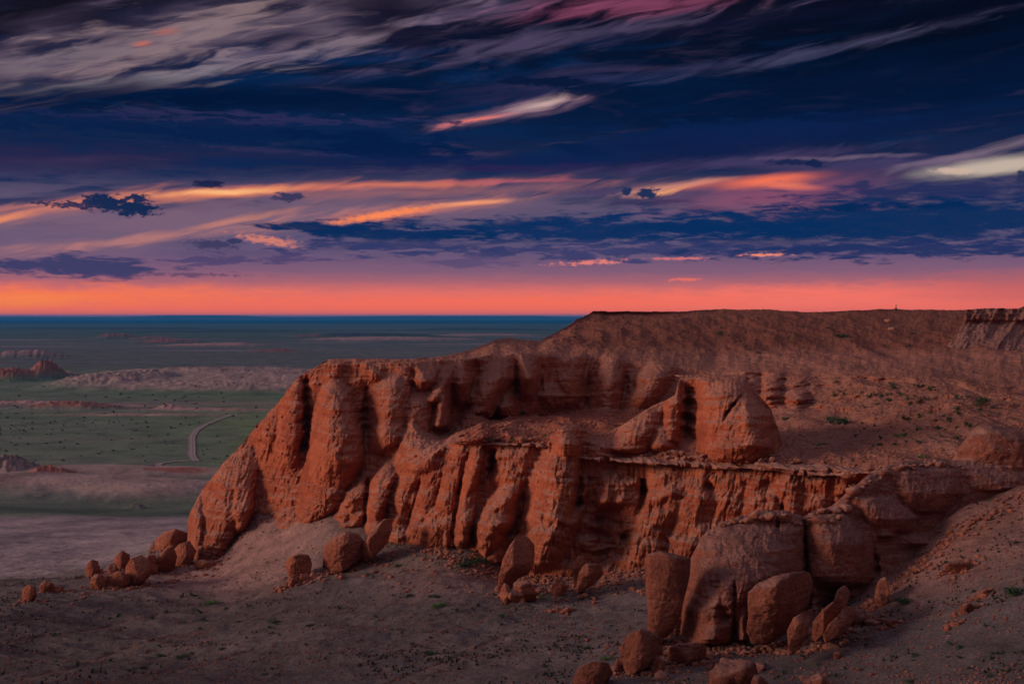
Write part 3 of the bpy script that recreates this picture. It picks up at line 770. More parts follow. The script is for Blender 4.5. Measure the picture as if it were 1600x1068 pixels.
# ------------------------------------------------------------------ the main cliff, its amphitheatre and the slope up to the mesa
def cc(px, *rows): return (px, list(rows))
main_cols = [
 cc(294, (815, 142.5), (817, 142.3), (820, 142.2), (824, 142), (835, 141.7), (852, 141), (900, 139)),
 cc(300, (797, 142.5), (800, 142), (804, 141.8), (808, 141.6), (825, 141), (848, 140), (902, 137.5)),
 cc(310, (775, 142.5), (779, 142), (784, 141.6), (790, 141.2), (815, 140), (842, 138.5), (902, 135)),
 cc(320, (760, 142.5), (764, 142), (769, 141.5), (775, 141), (808, 139.5), (840, 137.5), (902, 133.5)),
 cc(350, (722, 142.5), (726, 142), (731, 141.4), (737, 141), (785, 138.8), (825, 136), (896, 131.5)),
 cc(380, (692, 142.5), (696, 142), (701, 141.4), (706, 141), (770, 138.2), (820, 134.2), (880, 130)),
 cc(400, (668, 142.5), (672, 142), (677, 141.5), (682, 141), (750, 138), (805, 134), (865, 130)),
 cc(440, (622, 143), (626, 142.5), (631, 142), (636, 141.6), (720, 138), (795, 131.5), (868, 125.5)),
 cc(460, (594, 143), (598, 142.6), (603, 142.2), (610, 141.8), (700, 137.5), (785, 131), (868, 124)),
 cc(480, (580, 143), (584, 142.8), (590, 142.4), (597, 142), (690, 137), (780, 130.5), (868, 122)),
 cc(498, (570, 143), (573, 142.9), (577, 142.6), (583, 142.2), (675, 136.6), (770, 130), (868, 121)),
 cc(510, (561, 144), (563, 143.8), (566, 143.4), (570, 143), (665, 136.4), (762, 129.5), (866, 120.5)),
 cc(560, (560, 146), (562, 145.5), (565, 145), (568, 144.2), (660, 136), (760, 127.5), (868, 117.5)),
 cc(640, (560, 150), (562, 149), (564, 147.5), (567, 146), (668, 136.5), (742, 121.5), (880, 111.5)),
 cc(690, (556, 156), (558, 154), (560, 152), (563, 149.5), (678, 138.5), (700, 116.5), (885, 107.8)),
 cc(715, (551, 162), (554, 160), (557, 157), (561, 152), (672, 140), (689, 114), (886, 106.8)),
 cc(740, (546, 168), (549, 166), (553, 162), (560, 153), (666, 142), (688, 112.5), (890, 105.8)),
 cc(772, (533, 178), (537, 176), (545, 168), (556, 155), (662, 144), (687, 110.5), (900, 104.5)),
 cc(800, (531, 184), (536, 182), (545, 172), (555, 156), (658, 146), (686, 109.5), (918, 102.8)),
 cc(840, (540, 190), (543, 186), (548, 178), (555, 158), (656, 148), (686, 108.6), (925, 101)),
 cc(870, (523, 215), (526, 212), (537, 185), (556, 160), (646, 150), (690, 107.5), (925, 99.6)),
 cc(900, (505, 240), (509, 237), (531, 190), (556, 160), (643, 150), (697, 106.2), (925, 99.2)),
 cc(921, (493, 258), (499, 256), (527, 193), (556, 161), (640, 149), (701, 105.8), (925, 99)),
 cc(926, (486, 262), (496, 260), (526, 194), (556, 161), (640, 149), (701, 105.7), (925, 99)),
 cc(1000, (486, 268), (494, 266), (525, 196), (562, 158), (640, 145), (708, 104), (925, 98)),
 cc(1060, (487, 270), (493, 268), (525, 198), (572, 155), (642, 141), (712, 101.5), (930, 96)),
 cc(1120, (482, 276), (487, 274), (528, 200), (580, 152), (640, 138), (716, 99), (930, 93)),
 cc(1200, (484, 276), (489, 274), (530, 200), (580, 150), (640, 135), (722, 96.5), (925, 90.5)),
 cc(1240, (487, 275), (492, 273), (532, 200), (580, 149), (640, 133), (726, 95), (900, 90)),
 cc(1280, (488, 275), (493, 273), (535, 200), (582, 147), (640, 131), (729, 94), (890, 89.5)),
 cc(1340, (484, 280), (490, 277), (538, 200), (586, 143), (645, 125), (732, 92), (880, 88)),
 cc(1400, (482, 286), (489, 282), (542, 198), (590, 139), (650, 118), (735, 90), (870, 86.5)),
 cc(1480, (484, 288), (490, 284), (545, 192), (598, 133), (658, 112), (736, 88), (860, 85)),
 cc(1600, (486, 290), (492, 286), (550, 186), (606, 128), (668, 106), (740, 86), (850, 83.5)),
 cc(1760, (486, 290), (492, 286), (555, 182), (612, 124), (675, 102), (742, 85), (850, 83)),
]
_adj = []
for px_, rows_ in main_cols:
    kk = [float(np.interp(px_, [294, 400, 440, 510, 560, 640, 690, 740, 840, 925, 1100, 1300, 1400], v)) for v in (
        [0, 0, -5, -7, -9, -12.5, -12, -11, -8, -4, 0, 0, 0], [0, 0, -3, -4, -4.5, -8, -5.5, -3.5, -1, 2, 4, 1, 0], [0, 0, -0.5, -1.5, -2, -2.5, 0, 0, 0, 0, 0, 0, 0])]
    rr_ = [[y, d] for y, d in rows_]
    for q in range(4): rr_[q][1] += kk[0]
    rr_[4][1] += kk[1]; rr_[5][1] += kk[2]
    _adj.append((px_, rr_))
main_cols = _adj
P_UP = [
 [(600, 455, 472, 1), (640, 440, 479, 3), (690, 428, 476, 3.6), (728, 430, 465, 1.8)],
 [(640, 400, 440, 1), (680, 396, 436, 2.2), (705, 402, 430, 1)],
 [(705, 360, 402, 1), (750, 325, 404, 3.4), (800, 302, 396, 4.6), (850, 296, 362, 4), (884, 294, 350, 3)],
 [(725, 370, 396, 1), (760, 350, 400, 3.8), (800, 348, 398, 5), (828, 358, 386, 3)],
 [(770, 300, 322, 1), (810, 294, 322, 4.6), (860, 292, 325, 4.6), (890, 294, 325, 3)],
 [(594, 512, 532, 1.5), (608, 500, 550, 4), (640, 487, 562, 5.8), (680, 481, 571, 6.4), (722, 476, 571, 5.8), (750, 468, 556, 4), (795, 461, 530, 3), (815, 464, 500, 2)],
 [(588, 600, 630, 1), (604, 582, 642, 3.6), (640, 576, 645, 5), (680, 574, 636, 4.6), (705, 580, 616, 2)],
 [(608, 652, 690, 2), (628, 628, 694, 4.6), (670, 623, 698, 5.2), (700, 620, 698, 5), (735, 618, 690, 4)],
 [(572, 648, 692, 1.2), (595, 646, 690, 2.8), (615, 655, 676, 1)],
 [(574, 695, 712, 1.5), (600, 680, 708, 3.4), (628, 660, 702, 4)],
 [(563, 709, 735, 1), (600, 708, 736, 3.2), (630, 712, 732, 1.5)],
 [(566, 765, 803, 1.4), (590, 750, 806, 3.6), (620, 735, 782, 4.4), (648, 732, 772, 4)],
 [(555, 806, 843, 1.2), (590, 809, 843, 3.4), (620, 814, 836, 1.5)],
 [(614, 782, 800, 1.5), (635, 773, 807, 4.4), (660, 777, 805, 3)],
 [(598, 846, 870, 0.8), (618, 842, 886, 2.0), (640, 850, 880, 1)],
 [(558, 940, 972, 1.2), (600, 927, 976, 3.4), (645, 921, 966, 3)],
 [(558, 872, 912, 0.8), (600, 868, 915, 1.4), (630, 880, 905, 1)],
 [(562, 1015, 1062, 1.2), (590, 995, 1052, 3.4), (620, 980, 1032, 3), (645, 972, 1010, 1.5)],
 [(578, 690, 708, 1), (620, 681, 703, 4), (668, 674, 702, 5)],
 [(640, 732, 756, 4), (664, 716, 762, 11), (686, 700, 766, 9)],
 [(568, 560, 590, 1), (590, 572, 600, 1.5)], [(566, 510, 545, 1.2), (590, 505, 530, 1.5)],
 [(570, 1135, 1185, 1.5), (600, 1145, 1190, 2.2), (630, 1160, 1188, 1)], [(580, 1190, 1225, 1.5), (612, 1188, 1222, 2.5), (632, 1186, 1214, 1)],
 [(590, 1222, 1262, 1.5), (622, 1226, 1262, 2.4), (640, 1232, 1255, 1)],
]
P_LOW = [
 [(742, 560, 577, 2), (772, 532, 575, 4.6), (806, 518, 573, 6), (824, 522, 568, 4.5)],
 [(728, 592, 620, 3), (750, 578, 618, 6.5), (790, 571, 606, 7.5), (830, 570, 600, 7)],
 [(708, 660, 692, 2), (740, 632, 656, 4.2), (780, 614, 638, 4.8), (825, 603, 633, 5), (845, 605, 629, 3.5)],
 [(698, 690, 712, 2.5), (740, 655, 690, 4.6), (780, 638, 676, 5.2), (820, 630, 664, 5), (845, 636, 660, 3)],
 [(798, 656, 698, 5), (826, 646, 702, 6), (856, 653, 696, 4.5)],
 [(690, 712, 736, 2.5), (730, 690, 723, 4.8), (780, 675, 713, 5.6), (830, 664, 706, 5), (850, 668, 700, 3)],
 [(695, 735, 761, 3), (740, 722, 752, 5), (790, 711, 746, 6), (848, 705, 736, 5.2)],
 [(697, 780, 836, 2.5), (730, 774, 826, 4.2), (765, 764, 816, 3.6)],
 [(758, 778, 816, 4), (790, 756, 812, 7), (820, 740, 806, 8.5), (850, 742, 786, 7.5), (872, 752, 770, 4)],
 [(662, 862, 884, 908, 3), (700, 850, 876, 918, 6.5), (740, 828, 870, 924, 7.5), (790, 810, 865, 920, 8.5), (830, 805, 861, 905, 9), (862, 808, 848, 890, 8), (884, 815, 838, 872, 5)],
 [(735, 930, 986, 2), (760, 936, 1000, 3), (789, 928, 1003, 3.8)],
 [(745, 934, 970, 3), (786, 927, 962, 4.8)],
 [(750, 960, 1003, 3), (790, 966, 1003, 4), (834, 966, 984, 2.5)],
 [(718, 1012, 1060, 1.5), (760, 1005, 1072, 3.8), (800, 990, 1058, 5), (850, 974, 1042, 5.6), (905, 968, 1034, 5)],
 [(722, 1075, 1112, 1.5), (770, 1060, 1112, 3.2), (830, 1044, 1102, 4.6), (885, 1038, 1084, 4)],
 [(730, 1130, 1160, 1.5), (800, 1118, 1156, 3)], [(745, 1166, 1200, 1.5), (800, 1158, 1196, 2.8)],
 [(770, 1196, 1212, 2), (800, 1190, 1212, 2.8)], [(740, 1215, 1250, 2), (806, 1212, 1246, 3)],
 [(745, 1262, 1300, 2), (795, 1256, 1290, 3)], [(740, 1305, 1332, 2), (770, 1302, 1326, 2.4)],
 [(842, 768, 790, 3), (872, 762, 788, 5)],
]
def arete(rows, k=0.60, pad=7, hs=0.50):
    return [(y, xl - pad, xl + (xr - xl) * k, xr + pad, h * hs) for (y, xl, xr, h) in rows] if len(rows[0]) == 4 else rows
_keep = (0, 1, 6, 8, 9, 10, 11)      # the blocks and the great fin keep their own profile
P_LOW = [[(*q[:-1], q[-1] * 0.72) for q in r] if i in _keep else arete(r) for i, r in enumerate(P_LOW)]
P_UP = [arete(r, 0.5, 5, 0.85) if i not in (2, 3, 4, 5, 13) else r for i, r in enumerate(P_UP)]
P_UP = [[(*q[:-1], q[-1] * 1.75) for q in r] if np.mean([q[1] for q in r]) > 640 and r[0][0] < 610 else r for r in P_UP]
G_MAIN = [
 [(585, 478, 6, 3), (620, 478, 7, 6), (680, 479, 7, 7), (712, 470, 8, 5)],
 [(600, 572, 6, 3), (640, 573, 7, 5), (690, 573, 7, 4)],
 [(575, 645, 5, 2), (610, 646, 6, 4)],
 [(590, 702, 5, 2), (650, 702, 6, 3)],
 [(560, 742, 8, 2), (640, 745, 10, 3)],
 [(560, 805, 3, 2), (618, 809, 4, 5)],
 [(560, 845, 3, 1.5), (615, 846, 3, 3)],
 [(580, 922, 3, 2), (640, 918, 4, 3)], [(575, 980, 5, 2), (620, 974, 5, 4)],
 [(700, 770, 8, 6), (730, 768, 9, 8), (752, 764, 6, 4)],
 [(700, 912, 5, 1.5), (740, 908, 6, 3), (790, 902, 6, 5), (800, 900, 4, 3)],
 [(792, 945, 18, 3), (830, 942, 16, 3), (880, 942, 16, 2)],
 [(735, 1003, 6, 2.5), (770, 1006, 6, 4), (800, 999, 6, 3)],
 [(832, 975, 7, 3), (850, 972, 6, 2)],
 [(748, 1108, 11, 3.2), (774, 1110, 10, 3)],
 [(800, 1330, 36, 4), (740, 1365, 28, 5), (770, 1350, 30, 5)],
 [(785, 1224, 5, 3), (800, 1223, 5, 3)], [(770, 820, 3, 2), (840, 806, 3, 2)],
 [(740, 660, 3, 2), (830, 634, 3, 3)], [(740, 692, 3, 2), (800, 676, 3, 2.5)], [(740, 722, 3, 2), (830, 708, 3, 2.5)],
 [(745, 575, 4, 2), (820, 570, 3, 3)],
]
def relief_main(PX, PY):
    up = pillars(PX, PY, P_UP, gain=1.15, dome=46.0); lo = pillars(PX, PY, P_LOW)
    brk = fbm(PX / 60 + PY / 90, PY / 50, 0 * PX + 61, 3, 0.5) * (1 - np.exp(-((PX - 855) / 50) ** 2))
    lo = lo * np.clip(0.95 + 0.55 * brk, 0.45, 1.2) + 0.9 * np.clip(brk, -0.4, 0.6) * sstep(0, 12, PY - np.interp(PX, [560, 640, 700, 900, 1400], [760, 742, 700, 705, 738]))
    ledge = np.interp(PX, [560, 640, 690, 715, 840, 900, 1060, 1200, 1400, 1760], [760, 742, 700, 690, 688, 700, 714, 724, 737, 744])
    capstep = 1.2 * sstep(-3, 1, ledge - PY) * 0
    r = np.maximum(up, lo) + gullies(PX, PY, G_MAIN) + capstep
    # lip of the upper mesa edge
    lip = sstep(905, 930, PX) * sstep(1120, 1000, PX)
    r = r + lip * 2.5 * np.exp(-((PY - 487) / 4.0) ** 2)
    # terraces across the upper right slope
    terr = sstep(1050, 1200, PX) * sstep(700, 640, PY) * sstep(505, 530, PY)
    r = r + terr * 2.2 * fbm(PX / 80 + PY / 60, PY / 16, 0 * PX + 2, 5, 0.55, True)
    return blur(blur(r, 1, 1), 2, 0)
def amp_main(PX, PY):
    rim = np.interp(PX, [294, 510, 700, 840, 1060, 1280, 1760], [560, 560, 560, 554, 568, 640, 640])
    slope_up = sstep(4, -14, PY - rim) * sstep(700, 780, PX)
    right = sstep(1190, 1290, PX) * sstep(728, 715, PY - (PX - 1200) * 0.03)
    floor = sstep(640, 655, PY) * sstep(688, 676, PY) * sstep(735, 760, PX) * 0.3
    return 1.0 - 0.45 * np.clip(slope_up, 0, 1) - 0.55 * np.clip(right, 0, 1) - 0.5 * floor
def flute_main(PX, PY):
    rim = np.interp(PX, [294, 510, 700, 840, 1060, 1280, 1760], [560, 560, 560, 554, 566, 575, 590])
    ledge = np.interp(PX, [560, 640, 690, 715, 840, 900, 1060, 1200, 1400, 1760], [760, 742, 700, 690, 688, 700, 714, 724, 737, 744])
    f = sstep(-10, 4, PY - rim)
    right = sstep(1190, 1290, PX) * sstep(0, -10, PY - ledge)
    floor = sstep(648, 664, PY) * sstep(0, -8, PY - ledge) * sstep(735, 760, PX)
    back = sstep(700, 760, PX) * sstep(665, 650, PY)
    return np.clip(f * (1 - 0.92 * right) * (1 - floor) * (1 - 0.35 * back), 0.0, 1)
def zr_main(PX, PY):
    rim = np.interp(PX, [294, 510, 700, 840, 1060, 1280, 1760], [560, 560, 560, 554, 566, 575, 590])
    ledge = np.interp(PX, [560, 640, 690, 715, 840, 900, 1060, 1200, 1400, 1760], [760, 742, 700, 690, 688, 700, 714, 724, 737, 744])
    up = sstep(6, -12, PY - rim) * sstep(720, 860, PX) * sstep(484, 500, PY)
    right = sstep(1180, 1290, PX) * sstep(4, -14, PY - ledge) * sstep(488, 500, PY)
    floor = sstep(648, 660, PY) * sstep(2, -8, PY - ledge) * sstep(735, 760, PX)
    return np.maximum(np.maximum(up * 1.0, right * 0.75 * sstep(720, 620, PY) + right * 0.12), floor * 1.3)
def tint_main(fx, fy, P):
    """true colours: upper slope and the right-hand scree slope are duller, browner gravel; left nose redder"""
    c = np.ones(fx.shape + (3,))
    nn = fbm(P[..., 0] / 12, P[..., 1] / 12, P[..., 2] / 12, 4)
    up = sstep(556, 535, fy + 8 * nn) * sstep(820, 900, fx)
    c = lerp(c, (0.66, 0.55, 0.50), up)
    grey = up * sstep(1150, 1300, fx) * sstep(500, 560, fy + 20 * nn)
    rt = sstep(1170, 1330, fx + 30 * nn) * sstep(560, 600, fy) * sstep(738, 722, fy)
    c = lerp(c, (0.78, 0.80, 0.82), rt)
    fl = sstep(630, 650, fy) * sstep(694, 684, fy) * sstep(700, 740, fx) * sstep(1080, 1000, fx)
    c = lerp(c, (0.80, 0.62, 0.56), fl)
    base = sstep(770, 850, fy + 14 * nn)
    c = lerp(c, (0.86, 1.0, 1.08), base * 0.7)
    return c
xs = np.arange(293, 1761, 1.25)
S_MAIN = make_sheet('cliff', main_cols, (6, 26, 22, 78, 60, 150), xs, relief_main, M_SLOPE, jit=2.2, tint=tint_main, noise_amp=amp_main, flute_amp=flute_main, zrough=zr_main,
                    back=((2, -0.3), (10, -1.5), (40, -8), (90, -22)), wrapl=((0.6, 2), (2.5, 8), (8, 22)))
tag(S_MAIN.obj, kind='structure', label='red sandstone cliff with rounded buttresses below a gravel mesa')

# ------------------------------------------------------------------ promontory standing on the ledge
prom_cols = [
 cc(858, (690, 105.5), (694, 105.3), (702, 105), (712, 104.5)),
 cc(872, (672, 106.5), (676, 106.2), (695, 105.5), (716, 104.5)),
 cc(884, (667, 107), (671, 106.6), (694, 105.5), (718, 104.3)),
 cc(902, (666, 108), (670, 107.6), (694, 106), (720, 104.2)),
 cc(926, (680, 108), (683, 107.6), (700, 106), (722, 104)),
 cc(950, (678, 109), (682, 108.6), (700, 106), (724, 103.8)),
 cc(980, (662, 111), (667, 110.5), (698, 107), (724, 103.4)),
 cc(1005, (645, 112), (650, 111.4), (696, 107), (724, 103)),
 cc(1030, (632, 113), (638, 112.2), (695, 107), (726, 102.6)),
 cc(1054, (620, 113.5), (626, 112.8), (694, 107), (726, 102.2)),
 cc(1060, (600, 113.5), (606, 113), (690, 107), (728, 101.8)),
 cc(1066, (587, 114), (593, 113.4), (688, 106.6), (728, 101.4)),
 cc(1120, (589, 114), (595, 113.2), (686, 105.6), (730, 99.8)),
 cc(1164, (588, 114), (594, 113), (686, 104.4), (732, 98.4)),
 cc(1170, (600, 113.5), (607, 112.6), (686, 104), (732, 98)),
 cc(1188, (622, 112.5), (629, 111.6), (690, 103.4), (734, 97.4)),
 cc(1204, (640, 111.5), (648, 110.6), (694, 103), (736, 97)),
 cc(1216, (672, 110.5), (680, 109.4), (706, 103), (738, 97)),
 cc(1226, (712, 108), (716, 107), (724, 104), (738, 98)),
]
prom_cols = [(p, [(y, r_[-1][1] + (d - r_[-1][1]) * 0.5) for y, d in r_]) for p, r_ in prom_cols]
P_PROM = [
 [(592, 1040, 1064, 2), (630, 1036, 1066, 3.4), (690, 1030, 1064, 3)],
 [(592, 1086, 1170, 3), (620, 1088, 1186, 5), (660, 1086, 1204, 6.5), (700, 1088, 1212, 6.5), (720, 1100, 1200, 4)],
 [(612, 1150, 1176, 3), (650, 1128, 1206, 7.4), (700, 1120, 1212, 7)],
 [(668, 1018, 1050, 2.5), (700, 1012, 1058, 4)],
 [(640, 985, 1040, 2), (680, 960, 1030, 3.6), (705, 950, 1015, 3)],
 [(668, 866, 905, 2), (694, 862, 912, 4.2), (716, 860, 910, 3)],
 [(690, 920, 962, 2), (712, 915, 962, 3)],
]
G_PROM = [
 [(600, 1076, 8, 3.5), (640, 1075, 9, 5), (690, 1076, 10, 5)],
 [(612, 1162, 3, 2), (640, 1140, 3.5, 3), (664, 1126, 3, 1.5)],
 [(705, 950, 40, 1.6), (712, 980, 50, 2.0)], [(700, 940, 1.5, 1.5), (714, 941, 1.5, 1.5)],
]
def relief_prom(PX, PY): return blur(pillars(PX, PY, P_PROM) + gullies(PX, PY, G_PROM), 1, 1)
S_PROM = make_sheet('promontory', prom_cols, (6, 85, 30), np.arange(857, 1227, 1.1), relief_prom, M_ROCK, seed=11, jit=1.8, noise_amp=0.6,
                    back=((0.8, 0.1), (3.5, -0.8), (8, -4), (11, -12)), wrapl=((0.3, 1.5), (1.0, 6)), wrapr=((-0.1, 1.5), (-0.4, 6)), tuck=((-0.6, -1.2),))
tag(S_PROM.obj, kind='structure', label='flat-capped red promontory standing on the ledge')

# ------------------------------------------------------------------ near ridge on the right
near_cols = [
 cc(1040, (978, 72.5), (982, 72.3), (990, 72), (1010, 71.2), (1040, 70.5)),
 cc(1052, (950, 73), (956, 72.8), (978, 72.2), (1004, 71.3), (1040, 70.3)),
 cc(1066, (912, 74), (919, 73.6), (955, 72.8), (995, 71.6), (1040, 70.2)),
 cc(1080, (878, 75), (886, 74.6), (930, 73.4), (985, 71.8), (1040, 70.2)),
 cc(1098, (842, 76), (850, 75.6), (905, 74), (975, 71.8), (1040, 70.1)),
 cc(1124, (823, 77), (830, 76.4), (890, 74.4), (965, 71.8), (1040, 70)),
 cc(1160, (812, 78), (818, 77.2), (880, 74.8), (960, 71.8), (1040, 70)),
 cc(1200, (801, 78.5), (808, 77.6), (880, 75), (960, 72), (1040, 70)),
 cc(1232, (806, 78.5), (812, 77.7), (880, 75.2), (960, 72.4), (1040, 70.3)),
 cc(1256, (812, 78.5), (817, 77.9), (880, 75.6), (950, 73), (1030, 70.8)),
 cc(1272, (804, 79), (811, 78.2), (870, 76), (940, 73.6), (1020, 71.4)),
 cc(1300, (796, 79.5), (804, 78.7), (860, 76.6), (925, 74.6), (1010, 72.4)),
 cc(1330, (768, 80.5), (778, 79.6), (845, 77.4), (912, 75.2), (990, 73)),
 cc(1356, (748, 81.5), (758, 80.6), (830, 78), (905, 75.8), (960, 74.2)),
 cc(1384, (733, 82.5), (742, 81.6), (810, 79), (880, 77), (930, 75.6)),
 cc(1420, (724, 83.5), (731, 82.6), (790, 80), (856, 78.2), (910, 76.4)),
 cc(1460, (721, 84), (727, 83.2), (775, 81), (830, 79.4), (890, 77.4)),
 cc(1500, (723, 84), (729, 83.4), (765, 81.6), (806, 80.4), (860, 78.6)),
 cc(1540, (726, 84), (732, 83.6), (756, 82.2), (790, 81), (845, 79)),
 cc(1600, (730, 84), (736, 83.8), (750, 82.8), (770, 81.8), (820, 80)),
 cc(1760, (732, 84), (738, 83.8), (748, 83), (762, 82), (810, 80)),
]
near_cols = [(p, [(y, r_[3][1] + (d - r_[3][1]) * (0.65 if i < 3 else 1)) for i, (y, d) in enumerate(r_)]) for p, r_ in near_cols]
P_NEAR = [
 [(825, 1112, 1262, 1.5), (860, 1086, 1262, 3.2), (905, 1072, 1260, 4.2), (950, 1066, 1180, 4.0), (1006, 1062, 1150, 3)],
 [(930, 1100, 1148, 3), (1000, 1085, 1140, 4)],
 [(915, 1150, 1172, 2.5), (1000, 1148, 1172, 3.5)],
 [(806, 1264, 1330, 2), (850, 1262, 1366, 3.4), (900, 1264, 1368, 3.0), (912, 1270, 1360, 2.4)],
 [(778, 1330, 1400, 1), (810, 1350, 1440, 2), (830, 1370, 1430, 1)],
 [(735, 1400, 1500, 1), (770, 1400, 1510, 1.6), (800, 1420, 1480, 0.8)],
 [(826, 1370, 1400, 1), (838, 1368, 1402, 1.4)], [(838, 1400, 1492, 1.0), (850, 1404, 1490, 1.3)], [(740, 1505, 1620, 0.8), (765, 1515, 1640, 1)],
]
G_NEAR = [
 [(812, 1259, 3, 2), (860, 1259, 3, 3.5), (910, 1262, 4, 3.5)],
 [(800, 1214, 2.5, 0.8), (840, 1216, 3, 1.5)],
 [(945, 1128, 11, 2.2), (976, 1130, 12, 2.4)],
 [(905, 1148, 3, 1.5), (1000, 1147, 3, 2)],
 [(915, 1300, 26, 3.4), (960, 1296, 26, 3.4)], [(915, 1262, 8, 3), (1000, 1264, 10, 3)],
 [(850, 1365, 3, 1), (905, 1372, 5, 2)],
]
def relief_near(PX, PY): return blur(pillars(PX, PY, P_NEAR, cap=7) + gullies(PX, PY, G_NEAR), 1, 1)
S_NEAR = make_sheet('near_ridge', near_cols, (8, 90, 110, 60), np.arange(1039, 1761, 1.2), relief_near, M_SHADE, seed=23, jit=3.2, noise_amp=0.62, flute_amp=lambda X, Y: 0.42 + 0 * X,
                    back=((0.8, 0.15), (3, -0.6), (6, -3.5), (8, -12)), wrapl=((0.4, 1.5), (1.5, 6)), tuck=((-0.2, -1.5), (-0.3, -4)))
tag(S_NEAR.obj, kind='structure', label='shade-darkened red rock ridge in the right foreground')

# ------------------------------------------------------------------ bluff at the right end of the mesa
bl_cols = [
 cc(1395, (562, 189), (564, 188.5), (568, 187.5), (574, 186)),
 cc(1440, (556, 191), (559, 190), (565, 187), (578, 182)),
 cc(1480, (540, 196), (545, 194), (560, 188), (582, 180)),
 cc(1495, (520, 200), (527, 197), (552, 189), (584, 178)),
 cc(1506, (500, 204), (508, 201), (545, 190), (586, 177)),
 cc(1510, (483, 206), (500, 203.5), (540, 191), (588, 176)),
 cc(1540, (481, 206), (502, 203.5), (540, 190), (588, 175)),
 cc(1590, (482, 206), (503, 203.5), (542, 188), (590, 173)),
 cc(1600, (479, 206), (503, 203.5), (542, 188), (590, 173)),
 cc(1760, (480, 206), (503, 203.5), (545, 186), (592, 170)),
]
def relief_bl(PX, PY):
    return 1.5 * sstep(506, 498, PY) * sstep(1500, 1512, PX) * (1 + 0.8 * fbm(PX / 10, PY / 20, 0 * PX + 3, 3)) + 2.2 * fbm(PX / 26 + PY / 60, PY / 70, 0 * PX + 7, 4, 0.5, True)
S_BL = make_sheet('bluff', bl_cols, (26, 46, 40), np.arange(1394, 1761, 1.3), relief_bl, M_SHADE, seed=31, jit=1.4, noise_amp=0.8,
                  back=((4, 0), (30, -2), (70, -6)), wrapl=((0.5, 3), (2, 12)), tuck=((-1, -3),))
tag(S_BL.obj, kind='structure', label='dark flat-topped bluff at the right end of the mesa')

# ================================================================== rocks
def ico(sub):
    import bmesh
    bm = bmesh.new(); bmesh.ops.create_icosphere(bm, subdivisions=sub, radius=1.0)
    bm.verts.ensure_lookup_table()
    V = np.array([v.co[:] for v in bm.verts]); F = np.array([[v.index for v in f.verts] for f in bm.faces])
    bm.free(); return V, F
ICO = {k: ico(k) for k in (1, 2, 3, 4, 5)}

def rock_mesh(name, size, seed, mat, sub=4, cuts=14, rug=1.0, soft=0.06, sharp=0.72):
    """weathered block: a ball cut by random planes, then roughened; size = half extents in metres"""
    r = np.random.default_rng(seed)
    V, F = ICO[sub]; V = V.copy()
    V = V / (np.abs(V) ** 4.5).sum(1)[:, None] ** (1 / 4.5)
    a_ = r.uniform(0, 3); V[:, :2] = V[:, :2] @ np.array([[math.cos(a_), -math.sin(a_)], [math.sin(a_), math.cos(a_)]])
    L0 = np.linalg.norm(V, axis=1)[:, None]; V = V / L0
    nn = r.normal(size=(cuts, 3)); nn /= np.linalg.norm(nn, axis=1)[:, None]
    off = r.uniform(sharp - 0.24, sharp + 0.12, cuts)
    dots = V @ nn.T
    lim = np.where(dots > 0.05, off / np.maximum(dots, 0.05), 9)
    lim = -soft * np.log(np.exp(-np.minimum(lim, 3) / soft).sum(1) + np.exp(-1.0 / soft))
    V = V * np.minimum(lim[:, None] * 1.15, L0)
    ext = np.abs(V).max(0); V = V / ext * np.array(size)
    s = float(np.mean(size)); q = V + seed * 3.7
    d = 0.20 * s * rug * fbm(q[:, 0] / s * 1.3, q[:, 1] / s * 1.3, q[:, 2] / s * 1.3, 4, 0.5)
    d += 0.05 * s * rug * fbm(q[:, 0] / s * 5, q[:, 1] / s * 5, q[:, 2] / s * 5, 4, 0.6, True)
    nrm = V / np.maximum(np.linalg.norm(V, axis=1), 1e-6)[:, None]
    V = V + nrm * d[:, None]
    return tri_mesh(name, V, F, mat, smooth=True)

def ground_hit(px, py, dmin=45, dmax=3000):
    ds = np.geomspace(dmin, dmax, 1600)
    P = W(px, py, ds)
    h = ground_height(P[:, 0], P[:, 1])
    k = np.where(P[:, 2] <= h)[0]
    return P[k[0]] if len(k) else P[-1]

def surf_hit(px, py, where):
    if where == 'g': return ground_hit(px, py)
    return sheet_hit({'m': S_MAIN, 'p': S_PROM, 'n': S_NEAR}[where], px, py)

def place_rock(x0, y0, x1, y1, label, tilt=0, where='g', mat=None, depth=0.9, seed=None, sub=4, cat='boulder', name='boulder', group=None, fwd=0.0, cuts=14, sharp=0.72, long=None, rug=1.0, sink=0.30, soft=0.02):
    """rock whose outline spans x0..x1, y0..y1 in the photograph; it rests on the surface met at its foot"""
    seed = seed if seed is not None else int(x0 * 7 + y0)
    foot = surf_hit((x0 + x1) / 2, y1 - 1, where)
    d = foot[1] - fwd
    w, h = (x1 - x0) * 1.12 / FPX * d, (y1 - y0) / FPX * d
    if long: hx, hz = long[0] / FPX * d / 2, long[1] / FPX * d / 2
    else: hx, hz = w / 2, h / 2 * (1 + sink)
    hy = min(hx, hz) * depth if long else (hx + hz) / 2 * depth
    me = rock_mesh(name, (hx, hy, hz), seed, mat or M_BOULDER, sub, cuts=cuts, rug=rug, sharp=sharp, soft=soft)
    o = link(me, name)
    c = W((x0 + x1) / 2, (y0 + y1) / 2 + (y1 - y0) * sink / 2, d + hy * 0.3)
    o.location = c
    o.rotation_euler = (0, R_(tilt), R_(random.uniform(-12, 12)) if not long else 0)
    tag(o, label, cat, group)
    return o

